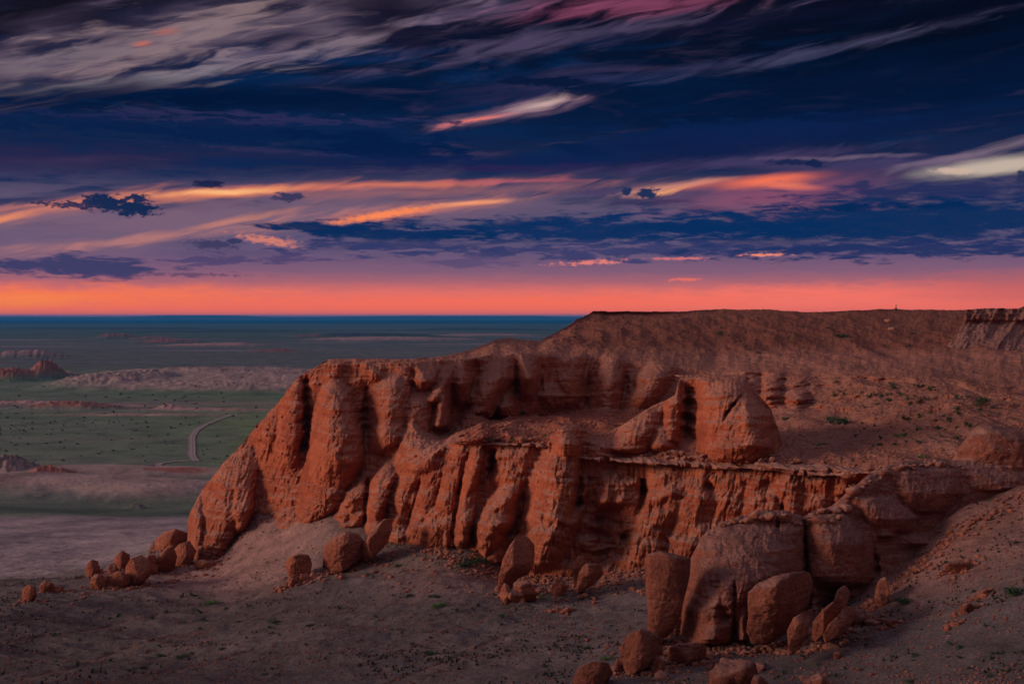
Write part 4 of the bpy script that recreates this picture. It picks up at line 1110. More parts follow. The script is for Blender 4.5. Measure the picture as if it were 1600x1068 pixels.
ROCKS = [
 # tail of boulders below the left end of the cliff, from far left to the cliff
 (64, 907, 83, 926, 'small round boulder just right of the farthest left boulder', {}),
 (83, 913, 99, 926, 'low stone third from the left end of the boulder trail', {}),
 (152, 887, 163, 898, 'little stone leaning on the upright rounded boulder', {}),
 (168, 880, 188, 896, 'squat stone at the foot of the tall upright boulder', {}),
 (144, 896, 169, 921, 'blocky boulder at the lower left of the trail cluster', {}),
 (226, 867, 248, 898, 'narrow boulder wedged right of the largest trail boulder', {}),
 (231, 846, 252, 866, 'small rock left of the big rounded rock by the cliff nose', {'fwd': -5}),
 (306, 874, 334, 889, 'flat red rock lying in front of the cliff nose', {'depth': 0.7}),
 # rocks on the scree under the left half of the cliff
 (449, 897, 465, 917, 'small stone tucked under the egg-shaped boulder', {}),
 (466, 897, 482, 911, 'pale pebble-like rock right of the egg-shaped boulder', {}),
 (480, 894, 499, 904, 'last little rock in the row right of the egg-shaped boulder', {}),
 (432, 915, 446, 925, 'small red stone low on the scree left of centre', {}),
 (518, 886, 532, 897, 'small stone at the foot of the large rounded boulder', {}),
 (690, 827, 705, 853, 'small upright block against the fluted wall', {'fwd': 1.5}),
 (762, 846, 789, 874, 'angular boulder under the overhanging buttress', {'fwd': 1.5}),
 (782, 912, 804, 937, 'small block at the left foot of the great fin', {'fwd': 3}),
 (804, 902, 841, 931, 'square block below the great fin', {'fwd': 3}),
 (793, 923, 817, 937, 'low flat block in front of the great fin', {'fwd': 3.4}),
 (864, 902, 885, 925, 'tilted wedge of rock right of the great fin', {'tilt': 30, 'fwd': 1.5}),
 (953, 876, 972, 891, 'small block among rubble at the middle wall', {}),
 (860, 948, 875, 957, 'left one of two pale stones on open gravel', {}),
 (878, 948, 893, 958, 'right one of two pale stones on open gravel', {}),
 # near right
 (1016, 1018, 1038, 1054, 'small pointed rock right of the big angular boulder', {'mat': 'S'}),
 (958, 1028, 977, 1047, 'small stone left of the big angular boulder', {'mat': 'S'}),
 (1114, 1018, 1178, 1082, 'cracked knobbly boulder at the bottom edge', {'mat': 'S', 'rug': 2.0}),
 (1172, 1052, 1204, 1084, 'small rock right of the cracked knobbly boulder', {'mat': 'S', 'rug': 1.6}),
 (1258, 1042, 1296, 1084, 'split pale boulder at the bottom edge right of the knobbly one', {'mat': 'S', 'rug': 1.8}),
 (1368, 898, 1390, 946, 'pinkish stump of rock at the right end of the near ridge', {'mat': 'S', 'tilt': 8}),
 (1332, 950, 1362, 976, 'low stone right of the two leaning shards', {'mat': 'S'}),
 (1385, 966, 1402, 981, 'small round stone alone on the right slope', {'mat': 'S'}),
 (1478, 876, 1520, 896, 'wide flat rock half buried in the right slope', {'mat': 'S', 'depth': 0.6}),
 (1500, 940, 1522, 958, 'reddish stone on the right slope below the flat rock', {'mat': 'S'}),
 (1526, 918, 1545, 932, 'small block on the far right slope near the shrub', {'mat': 'S'}),
 (1484, 968, 1500, 978, 'dark little stone low on the right slope', {'mat': 'S'}),
]
for (x0, y0, x1, y1, lb, kw) in ROCKS:
    kw = dict(kw)
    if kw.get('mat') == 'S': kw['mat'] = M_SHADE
    place_rock(x0, y0, x1, y1, lb, **kw)

def outline_rock(pts, label, where='g', fwd=0.0, thick=0.6, mat=None, name='boulder', cat='boulder', seed=1, d=None, rug=1.0, lean=0.0, ridge=None, nx=4.5, cuts=11):
    """a rock with a surveyed outline: front and back swell away from the rim; real thickness, at its own distance.
    lean: metres the top is set back; ridge: column where an edge runs down the front"""
    pts = np.array(pts, float)
    x0, y0, x1, y1 = pts[:, 0].min(), pts[:, 1].min(), pts[:, 0].max(), pts[:, 1].max()
    if d is None: d = surf_hit((x0 + x1) / 2, y1 - 2, where)[1] - fwd
    n = 120
    q = np.concatenate([pts, pts[:1]]); L = np.concatenate([[0], np.cumsum(np.hypot(*np.diff(q, axis=0).T))])
    t = np.linspace(0, L[-1], n + 1)[:-1]
    ox, oy = np.interp(t, L, q[:, 0]), np.interp(t, L, q[:, 1])
    for _ in range(0):
        ox = (np.roll(ox, 1) + 2 * ox + np.roll(ox, -1)) / 4; oy = (np.roll(oy, 1) + 2 * oy + np.roll(oy, -1)) / 4
    cx, cy = (x0 + x1) / 2, (y0 + y1) / 2
    w = (x1 - x0) / FPX * d; T = thick * min(w, (y1 - y0) / FPX * d)
    r_ = np.random.default_rng(seed)
    fr = 1 - np.linspace(1, 0, 34) ** 1.0
    rings = []
    for side in (-1, 1):
        rad = np.sin(np.linspace(0.02, math.pi / 2, 34)) if side < 0 else np.sin(np.linspace(math.pi / 2, 0.02, 34))[1:]
        for f in rad:
            px = cx + (ox - cx) * f; py = cy + (oy - cy) * f
            dep = side * T * (1 - f ** nx) ** (1 / 2.6)
            if ridge is not None and side < 0:
                u = (px - ridge) / (x1 - x0); dep = dep * (1.1 - 0.9 * np.abs(u))
            dep = dep + lean * (cy - py) / (y1 - y0)
            p = W(px, py, d + T * 0.4 + dep + 0 * px); rings.append(p)
    G = np.array(rings); G = np.concatenate([G, G[:, :1]], 1)
    c0 = G.reshape(-1, 3).mean(0)
    # plane cuts on the front make facets
    for k in range(cuts):
        a = r_.uniform(-2.6, -0.5); e = r_.uniform(-0.5, 0.6)
        nrm = np.array([math.cos(a) * math.cos(e), math.sin(a) * math.cos(e), math.sin(e)])
        dd = (G - c0) @ nrm; lim = np.percentile(dd, r_.uniform(74, 92))
        over = np.maximum(dd - lim, 0) * 0.98; G = G - over[..., None] * nrm * np.array([0.25, 1, 0.25])
    s = w
    u, v, z = G[..., 0] + seed, G[..., 1], G[..., 2]
    nz = 0.05 * s ** 0.7 * rug * fbm(u / s * 2.2, v / s * 2.2, z / s * 2.2, 4, 0.5) + 0.035 * s ** 0.7 * rug * fbm(u / s * 8, v / s * 8, z / s * 8, 4, 0.6, True)
    Nn = G - c0; Nn /= np.linalg.norm(Nn, axis=-1)[..., None] + 1e-6
    G = G + Nn * nz[..., None]
    G[:, -1] = G[:, 0]
    base = c0.copy(); G = G - base
    o = grid_mesh(name, G, mat or M_BOULDER, flip=False); o.location = base
    tag(o, label, cat)
    return o
S_ = M_SHADE
OUT = [
 ([(1170, 925), (1185, 912), (1210, 900), (1240, 894), (1270, 896), (1277, 908), (1275, 925), (1270, 945), (1262, 955), (1245, 975), (1225, 990), (1200, 1006), (1175, 1004), (1167, 985), (1171, 960)], 'huge flat-faced boulder leaning on the near ridge', dict(mat=S_, fwd=2.2, thick=0.5, ridge=1222, seed=3, lean=1.0)),
 ([(1009, 866), (1032, 861), (1055, 866), (1080, 872), (1077, 900), (1070, 930), (1062, 960), (1048, 988), (1022, 1006), (1011, 995), (1013, 950), (1009, 915)], 'flat upright slab at the left end of the near ridge', dict(mat=S_, fwd=0.9, thick=0.35, name='rock_slab', cat='rock slab', seed=4, rug=0.7, nx=9, cuts=2)),
 ([(812, 834), (826, 838), (838, 850), (836, 880), (824, 897), (808, 903), (800, 920), (786, 930), (776, 927), (780, 900), (786, 875), (797, 852)], 'tall leaning slab left of the great fin', dict(fwd=2.2, thick=0.45, name='rock_slab', cat='rock slab', seed=5, rug=0.7, lean=1.2, nx=5)),
 ([(561, 880), (566, 850), (580, 828), (600, 811), (611, 811), (613, 825), (605, 848), (590, 864), (573, 878)], 'leaning slab with a pointed top beside the large rounded boulder', dict(fwd=1.0, thick=0.5, name='rock_slab', cat='rock slab', seed=6, rug=0.7, nx=4)),
 ([(1233, 1014), (1230, 985), (1240, 965), (1258, 955), (1274, 952), (1269, 968), (1262, 985), (1250, 1012), (1238, 1021)], 'curved shard standing beside the huge flat-faced boulder', dict(mat=S_, fwd=2.6, name='rock_slab', cat='rock slab', seed=7, rug=0.7)),
 ([(1268, 998), (1270, 975), (1285, 952), (1305, 938), (1315, 920), (1323, 915), (1329, 926), (1322, 945), (1305, 965), (1290, 988), (1275, 1003)], 'long slender shard leaning up to the right', dict(mat=S_, fwd=1.8, name='rock_slab', cat='rock slab', seed=8, rug=0.7)),
 ([(1286, 992), (1295, 975), (1315, 958), (1332, 947), (1337, 955), (1330, 975), (1310, 995), (1290, 1004)], 'short shard leaning beside the long slender one', dict(mat=S_, fwd=2.2, name='rock_slab', cat='rock slab', seed=9, rug=0.7)),
 ([(505, 884), (508, 855), (520, 840), (540, 831), (560, 834), (570, 848), (564, 872), (545, 888), (520, 896)], 'large rounded boulder beside the leaning slab', dict(seed=10, rug=1.5)),
 ([(445, 882), (452, 870), (468, 865), (482, 868), (487, 880), (482, 900), (468, 909), (452, 903)], 'egg-shaped boulder on the scree below the great rounded buttress', dict(seed=11, rug=1.2)),
 ([(239, 862), (243, 842), (256, 830), (275, 827), (292, 833), (296, 850), (280, 858), (258, 865)], 'big rounded rock behind the trail beside the cliff nose', dict(seed=12, fwd=-5, rug=1.3)),
 ([(196, 910), (197, 885), (205, 872), (220, 867), (232, 876), (235, 897), (222, 912), (208, 916)], 'largest square-shouldered boulder in the middle of the trail', dict(seed=13, rug=1.3)),
 ([(242, 893), (246, 872), (258, 858), (270, 853), (276, 870), (272, 888), (256, 897)], 'angular boulder sloping up towards the cliff nose', dict(seed=14, rug=1.3)),
 ([(268, 882), (268, 862), (280, 850), (296, 845), (306, 860), (300, 878), (284, 886)], 'boulder touching the left foot of the cliff', dict(seed=15, rug=1.3)),
 ([(968, 1012), (984, 990), (1005, 982), (1020, 988), (1038, 996), (1037, 1016), (1026, 1032), (1000, 1048), (981, 1056), (972, 1032)], 'big angular boulder left of the dark near ridge', dict(mat=S_, seed=16, ridge=985)),
 ([(1040, 1034), (1045, 1015), (1060, 1006), (1090, 1004), (1107, 1010), (1102, 1026), (1075, 1040)], 'long low boulder lying at the foot of the near ridge', dict(mat=S_, seed=17)),
 ([(896, 1064), (905, 1042), (925, 1033), (950, 1036), (959, 1052), (948, 1072), (910, 1078)], 'low boulder cut by the bottom edge left of the big angular one', dict(mat=S_, seed=18, nx=4)),
 ([(901, 920), (904, 895), (915, 881), (940, 882), (943, 895), (933, 908), (912, 922)], 'lower half of the split boulder under the middle wall', dict(fwd=2.8, seed=19, nx=4)),
 ([(913, 884), (916, 868), (935, 869), (945, 875), (942, 888)], 'flat upper half of the split boulder under the middle wall', dict(fwd=2.2, seed=20, nx=4)),
 ([(895, 912), (897, 882), (903, 869), (914, 867), (915, 882), (906, 898), (901, 916)], 'thin upright slab beside the split boulder', dict(fwd=2.4, seed=22, nx=4, name='rock_slab', cat='rock slab')),
 ([(1484, 730), (1498, 704), (1514, 680), (1530, 666), (1545, 662), (1565, 668), (1590, 675), (1612, 681), (1650, 690), (1670, 735), (1600, 740), (1540, 738), (1500, 738)], 'broad red rock knob on the shelf at the right edge', dict(mat=S_, d=84.5, thick=0.7, name='rock_knob', cat='rock', seed=21, nx=3.0, lean=1.5, cuts=3)),
 ([(132, 902), (134, 884), (143, 874), (152, 876), (157, 890), (154, 903)], 'upright rounded boulder at the upper left of the main boulder trail', dict(seed=23, rug=1.3)),
 ([(177, 892), (179, 870), (190, 860), (202, 866), (203, 882), (192, 893)], 'tall upright boulder standing highest in the middle of the trail', dict(seed=24, rug=1.3)),
 ([(31, 940), (34, 922), (44, 913), (55, 917), (57, 931), (46, 941)], 'dark red boulder at the far left end of the boulder trail', dict(seed=25, rug=1.3)),
 ([(166, 919), (168, 900), (185, 892), (203, 898), (203, 912), (188, 920)], 'wide low boulder in front of the trail cluster', dict(seed=26, rug=1.3)),
]
for pts, lb, kw in OUT: outline_rock(pts, lb, **kw)

# ------------------------------------------------------------------ pale caprock ledges (hard strata)
def ledge(name, pts, label, mat, thick=0.42, wid=1.5, seed=0, over=0.5, sheet=None):
    """pts: (px, py, d) along the stratum; a broken slab with real thickness jutting from the wall"""
    pts = np.array(pts, float)
    n = int((pts[-1, 0] - pts[0, 0]) / 0.9)
    px = np.linspace(pts[0, 0], pts[-1, 0], n)
    py = np.interp(px, pts[:, 0], pts[:, 1]); d = np.interp(px, pts[:, 0], pts[:, 2])
    P = W(px, py, d)
    P[:, 2] += 0.16 * fbm(px / 24, 0 * px + seed, 0 * px, 4)
    s = P[:, 0]
    n1 = fbm(s / 2.4, 0 * s + seed, 0 * s, 4, 0.6); n2 = fbm(s / 1.7, 0 * s + seed + 9, 0 * s, 3, 0.6); n3 = fbm(s / 4.5, 0 * s + seed + 19, 0 * s, 3, 0.6)
    n4 = fbm(s / 11, 0 * s + seed + 33, 0 * s, 3)
    th = thick * np.clip(0.8 + 2.2 * n1 + 0.8 * n2 + 1.2 * n4, 0.04, 2.6)
    th[:6] *= np.linspace(0.1, 1, 6); th[-6:] *= np.linspace(1, 0.1, 6)
    ov = over * (1 + 3.4 * n3 + 1.2 * n2) - 1.2 * sstep(0.16, 0.3, n1 + 0.4 * n3)
    ang = np.linspace(0, 2 * math.pi, 21)[:-1]
    ca = np.sign(np.cos(ang)) * np.abs(np.cos(ang)) ** 0.5; sa = np.sign(np.sin(ang)) * np.abs(np.sin(ang)) ** 0.55
    G = np.zeros((n, 21, 3))
    for k in range(20):
        G[:, k, 0] = P[:, 0] + 0.15 * n2
        G[:, k, 1] = P[:, 1] + wid * 0.5 - ov - ca[k] * wid
        G[:, k, 2] = P[:, 2] + sa[k] * th / 2
    G[:, 20] = G[:, 0]
    q = G.copy()
    G[..., 2] += 0.14 * fbm(q[..., 0] / 1.1, q[..., 1] / 1.1, q[..., 2] / 0.6 + seed, 4, 0.6)
    G[..., 1] += 0.22 * fbm(q[..., 0] / 0.8 + 4, q[..., 1] / 0.8, q[..., 2] / 0.25 + seed, 4, 0.6)
    o = grid_mesh(name, G, mat)
    tag(o, label, kind='structure')
    return o
ledge('rock_ledge', [(703, 689, 112), (760, 691, 110.2), (815, 692, 108.6), (868, 695, 107)], 'pale rock shelf with a little green on it left of the great fin', M_CAP, 0.36, 2.4, 1, 0.5)
ledge('rock_ledge', [(900, 712, 104.4), (985, 717, 102.6), (1060, 722, 100.4), (1150, 728, 96.6), (1240, 735, 93.4), (1330, 739, 91)], 'long pale rock shelf below the promontory', M_CAP, 0.46, 2.0, 3, 0.7)
ledge('rock_ledge', [(1180, 726, 95.2), (1250, 731, 93.0), (1320, 734, 91.2), (1392, 738, 89)], 'upper rock shelf right of the promontory', M_CAP, 0.30, 1.8, 5, 0.5)
ledge('rock_ledge', [(1058, 588, 108.9), (1100, 590, 108.4), (1168, 590, 107.2)], 'thin capstone on top of the promontory', M_CAP, 0.30, 1.9, 8, 0.5)

# ------------------------------------------------------------------ repeated rocks
def protos(name, n, size, mat, sub, seed, rug=1.2):
    return [rock_mesh(name, (size * random.uniform(0.8, 1.3), size * random.uniform(0.8, 1.2), size * random.uniform(0.55, 0.95)), seed + i, mat, sub, rug=rug) for i in range(n)]
def scatter_rocks(name, meshes, spots, label, cat, group):
    for i, (P, s) in enumerate(spots):
        o = bpy.data.objects.new(name, meshes[i % len(meshes)]); COL.objects.link(o)
        o.location = (P[0], P[1], P[2] + s * 0.15)
        o.scale = (s, s, s * random.uniform(0.7, 1.1))
        o.rotation_euler = (random.uniform(-0.25, 0.25), random.uniform(-0.25, 0.25), random.uniform(0, 6.28))
        tag(o, label, cat, group)
pm_cap = protos('crust_stone', 6, 1.0, M_CAP, 3, 300)
pm_red = protos('loose_rock', 8, 1.0, M_BOULDER, 3, 330)
pm_shade = protos('loose_rock', 6, 1.0, M_SHADE, 3, 360)
# knobbly crust along the crest of the near ridge
sp = []
for (xa, ya, xb, yb, k) in ((1128, 816, 1200, 800, 12), (1196, 800, 1252, 812, 9), (1254, 800, 1326, 790, 11), (1256, 812, 1312, 806, 7), (1322, 772, 1362, 742, 6), (1376, 732, 1440, 722, 10), (1440, 720, 1510, 724, 9)):
    for i in range(k):
        t = (i + random.random()) / k
        px = xa + (xb - xa) * t; py = ya + (yb - ya) * t + random.uniform(0, 7)
        P = sheet_hit(S_NEAR, px, py + 2); sp.append((P, random.uniform(0.18, 0.46) * random.choice((0.7, 1, 1))))
scatter_rocks('crust_stone', pm_cap, sp, 'knobbly pale crust stone along the crest of the near ridge', 'stone', 'crust stones on the near ridge')
# broken slabs lying on the long shelf
sp = []
for i in range(46):
    px = random.uniform(960, 1385) if i < 36 else random.uniform(720, 870)
    py = np.interp(px, [720, 870, 960, 1060, 1200, 1385], [684, 690, 706, 712, 720, 731]) + random.uniform(-7, 4)
    P = sheet_hit(S_MAIN, px, py); sp.append(((P[0], P[1] - 0.6, P[2] + 0.05), random.uniform(0.14, 0.40)))
scatter_rocks('shelf_stone', pm_cap, sp, 'broken slab lying on the pale rock shelf of the cliff', 'stone', 'broken slabs on the rock shelf')
# rubble at the foot of the walls
sp = []
def rub(n, x0, x1, ya, yb, s0, s1):
    for i in range(n):
        px = random.uniform(x0, x1); py = random.uniform(ya(px), yb(px))
        sp.append((ground_hit(px, py), random.uniform(s0, s1) * random.choice((0.55, 0.7, 1))))
rub(56, 950, 1012, lambda x: 880, lambda x: 930, 0.14, 0.42)
rub(60, 600, 790, lambda x: 862, lambda x: 925, 0.12, 0.34)
rub(60, 110, 340, lambda x: 925 - (x - 110) * 0.16, lambda x: 945 - (x - 110) * 0.2, 0.12, 0.40)
rub(34, 820, 960, lambda x: 915, lambda x: 945, 0.12, 0.36)
rub(36, 430, 610, lambda x: 905 - (x - 430) * 0.14, lambda x: 915 - (x - 430) * 0.10, 0.12, 0.36)
scatter_rocks('loose_rock', pm_red, sp, 'loose red rock lying at the foot of the sunlit cliff wall', 'rock', 'loose rocks under the cliff')
sp = []
rub(44, 1360, 1590, lambda x: 900 - (x - 1360) * 0.36 + 10, lambda x: 985, 0.08, 0.26)
rub(56, 960, 1370, lambda x: 1008, lambda x: 1062, 0.10, 0.48)
rub(22, 1010, 1120, lambda x: 1000, lambda x: 1030, 0.15, 0.6)
rub(22, 1240, 1400, lambda x: 985 - (x-1240)*0.2, lambda x: 1005 - (x-1240)*0.2, 0.12, 0.5)
scatter_rocks('loose_rock', pm_shade, sp, 'loose shade-darkened rock lying on the near slope in front of the dark ridge', 'rock', 'loose rocks on the near slope')
# stones let into the gullies of the left nose
sp = []
for i in range(34):
    px = random.uniform(400, 478); py = random.uniform(640, 745)
    sp.append((sheet_hit(S_MAIN, px, py), random.uniform(0.12, 0.30)))
scatter_rocks('ledge_stone', pm_red, sp, 'small stone stuck on the rough left face of the cliff', 'stone', 'stones on the left cliff face')
# whitish stones on the steppe and mesa slope
for (px, py, s, lb, w) in ((1386, 501, 0.9, 'pale stone high on the mesa slope below the cairn', 'm'), (1393, 514, 0.9, 'pale stone just below the upper pale stone on the mesa slope', 'm'), (1451, 604, 0.3, 'tiny white stone on the right gravel slope', 'm')):
    P = surf_hit(px, py, w); scatter_rocks('pale_stone', pm_cap[:1], [(P, s)], lb, 'stone', None)

# gravel too fine to count
def gravel(name, pts, smin, smax, mat, label):
    V0, F0 = ICO[1]
    pts = np.asarray(pts); n = len(pts)
    r = np.random.default_rng(len(pts))
    s = np.exp(r.uniform(math.log(smin), math.log(smax), n))
    sc = r.uniform(0.6, 1.3, (n, 1, 3)) * np.array([1, 1, 0.7])
    jit = r.uniform(0.72, 1.2, (n, len(V0), 1))
    a = r.uniform(0, 6.28, n); ca, sa = np.cos(a)[:, None], np.sin(a)[:, None]
    V = V0[None] * sc * jit * s[:, None, None]
    X = V[..., 0] * ca - V[..., 1] * sa; Y = V[..., 0] * sa + V[..., 1] * ca
    V = np.stack([X, Y, V[..., 2]], -1) + pts[:, None, :]
    F = (F0[None] + (np.arange(n) * len(V0))[:, None, None]).reshape(-1, 3)
    o = link(tri_mesh(name, V.reshape(-1, 3), F, mat), name)
    tag(o, label, kind='stuff'); return o
r = np.random.default_rng(3)
gx = r.uniform(-60, 1660, 42000); gdd = 50 * np.exp(r.uniform(0, 1, 42000) ** 1.2 * math.log(2.9))
X = (gx - 800) / FPX * gdd
clump = fbm(X / 7, gdd / 7, 0 * X + 2, 4)
k = r.uniform(-0.5, 0.5, len(X)) < clump * 1.4
X, Y = X[k], gdd[k]; Z = ground_height(X, Y)
gravel('gravel', np.stack([X, Y, Z], -1), 0.03, 0.13, M_SHADE, 'gravel and small stones strewn over the near slope')
def sheet_points(S, n, x0, x1, ya, yb, seed):
    r = np.random.default_rng(seed); out = []
    px = r.uniform(x0, x1, n); py = np.array([r.uniform(ya(p), yb(p)) for p in px])
    ci = np.clip(np.searchsorted(S.px, px), 0, len(S.px) - 1)
    for c, p in zip(ci, py):
        k = int((S.PY[:, c] < p).sum()); k = min(k, S.P.shape[0] - 1); out.append(S.P[k, c])
    return np.array(out)
pts = np.concatenate([sheet_points(S_MAIN, 4200, 1180, 1640, lambda x: 575, lambda x: 728, 1), sheet_points(S_MAIN, 2600, 880, 1500, lambda x: 492, lambda x: 560, 2)])
gravel('slope_gravel', pts, 0.05, 0.19, M_BOULDER, 'small stones strewn over the red gravel slopes above the ledge')

# rubble heaped round the feet of the boulders and along the wall bases
r = np.random.default_rng(11); acc = []; accs = []
feet = [((x0 + x1) / 2, y1, (x1 - x0)) for (x0, y0, x1, y1, lb, kw) in ROCKS if kw.get('where', 'g') == 'g' and y1 < 1066]
for pts_, lb, kw in OUT:
    q = np.array(pts_); 
    if kw.get('d') is None and q[:, 1].max() < 1066: feet.append((q[:, 0].mean(), q[:, 1].max(), np.ptp(q[:, 0])))
for fx_, fy_, fw_ in feet:
    P = ground_hit(fx_, fy_ - 1); wm = fw_ / FPX * P[1]
    k = int(26 + wm * 14)
    a = r.uniform(0, 2 * math.pi, k); rad = wm * (0.35 + 0.55 * r.exponential(0.6, k))
    acc.append(np.stack([P[0] + rad * np.cos(a), P[1] + 0.6 * rad * np.sin(a) + wm * 0.25], -1))
for (x0, y0, x1, y1, k) in ((300, 878, 345, 872, 60), (345, 872, 400, 800, 50), (400, 800, 540, 790, 90), (600, 830, 800, 895, 420), (800, 905, 1010, 890, 420), (1020, 1006, 1200, 1012, 260), (1200, 1012, 1330, 965, 200), (1330, 965, 1480, 840, 260), (1480, 840, 1600, 765, 160)):
    t = r.uniform(0, 1, k)
    px_ = x0 + (x1 - x0) * t; py_ = y0 + (y1 - y0) * t + np.abs(r.normal(0, 9, k))
    Q = np.array([ground_hit(a_, b_) for a_, b_ in zip(px_, py_)]); acc.append(Q[:, :2] + r.normal(0, 0.4, (k, 2)))
A2 = np.concatenate(acc); Z = ground_height(A2[:, 0], A2[:, 1])
gravel('rubble', np.concatenate([A2, Z[:, None] + 0.03], 1), 0.05, 0.30, M_BOULDER, 'broken rubble heaped round the boulders and along the foot of the walls')
fl = sheet_points(S_MAIN, 1500, 725, 1060, lambda x: 640, lambda x: 692, 5)
gravel('rubble', fl, 0.06, 0.34, M_ROCK, 'broken rubble on the floor of the cliff hollow')
# dry grass and tiny herbs, too many to count
r = np.random.default_rng(21)
gx = r.uniform(-60, 1660, 30000); gdd = 50 * np.exp(r.uniform(0, 1, 30000) * math.log(2.7)); X = (gx - 800) / FPX * gdd
cl = fbm(X / 11, gdd / 5, 0 * X + 41, 4, 0.6) + 0.25 * fbm(X / 40, gdd / 40, 0 * X + 4, 2)
k = r.uniform(0.02, 0.5, len(X)) < cl
X, Y = X[k], gdd[k]; Z = ground_height(X, Y); n_ = len(X)
hgt = r.uniform(0.07, 0.22, n_); V = []; 
bl = []
for b in range(4):
    a = r.uniform(0, 6.28, n_); w = 0.045 + 0.05 * r.random(n_); lx, ly = np.cos(a) * hgt * 0.6, np.sin(a) * hgt * 0.6
    p0 = np.stack([X - np.sin(a) * w, Y + np.cos(a) * w, Z - 0.02], -1); p1 = np.stack([X + np.sin(a) * w, Y - np.cos(a) * w, Z - 0.02], -1); p2 = np.stack([X + lx, Y + ly, Z + hgt], -1)
    bl.append(np.stack([p0, p1, p2], 1))
V = np.concatenate(bl).reshape(-1, 3); F = np.arange(len(V)).reshape(-1, 3)
o = link(tri_mesh('dry_grass', V, F, M_GRASS), 'dry_grass'); tag(o, 'dark dry grass scattered in patches over the near slope', kind='stuff')

# ================================================================== shrubs
def shrub_mesh(name, seed, leaves=260, flat=0.6, leaf=0.10, mat=None, sub_lobes=5):
    """a low desert shrub of many small leaf faces on short twigs; unit half width"""
    r = np.random.default_rng(seed)
    lob = r.normal(size=(sub_lobes, 3)) * np.array([0.42, 0.42, 0.14]) + np.array([0, 0, 0.38 * flat / 0.6])
    V, F, M = [], [], []
    for i in range(leaves):
        c = lob[r.integers(sub_lobes)] + r.normal(size=3) * np.array([0.24, 0.24, 0.17 * flat / 0.6])
        c[2] = max(c[2], 0.02)
        a = r.normal(size=3); a /= np.linalg.norm(a); b = np.cross(a, r.normal(size=3)); b /= np.linalg.norm(b)
        l, w = leaf * r.uniform(0.8, 1.8), leaf * r.uniform(0.35, 0.7)
        k = len(V); V += [c - a * l, c + b * w, c + a * l, c - b * w]; F.append([k, k + 1, k + 2, k + 3]); M.append(0)
    for i in range(14):
        t = lob[i % sub_lobes] + r.normal(size=3) * 0.2
        b = np.cross(t, [0.3, 1, 0.2]); b = b / np.linalg.norm(b) * 0.025
        k = len(V); V += [-b, b, t + b * 0.4, t - b * 0.4]; F.append([k, k + 1, k + 2, k + 3]); M.append(1)
    return tri_mesh(name, np.array(V), F, [mat or M_LEAF, M_TWIG], midx=M)
SH = [shrub_mesh('shrub', 40 + i, 420, 0.6, 0.085) for i in range(5)]
SHB = [shrub_mesh('shrub', 60 + i, 380, 0.45, 0.085, M_LEAF_B) for i in range(3)]
TUFT = [shrub_mesh('tuft', 80 + i, 46, 0.7, 0.24, sub_lobes=3) for i in range(4)]
def shrub(px, py, wpx, label, where='g', bright=False, hs=1.0, name='desert_shrub', cat='shrub', group=None, meshes=None):
    P = surf_hit(px, py, where)
    s = wpx / FPX * P[1] / 2 / 0.85
    ms = meshes or (SHB if bright else SH)
    o = bpy.data.objects.new(name, ms[int(px * 3 + py) % len(ms)]); COL.objects.link(o)
    o.location = P; o.scale = (s, s * 0.9, s * hs); o.rotation_euler = (0, 0, random.uniform(0, 6.28))
    tag(o, label, cat, group); return o
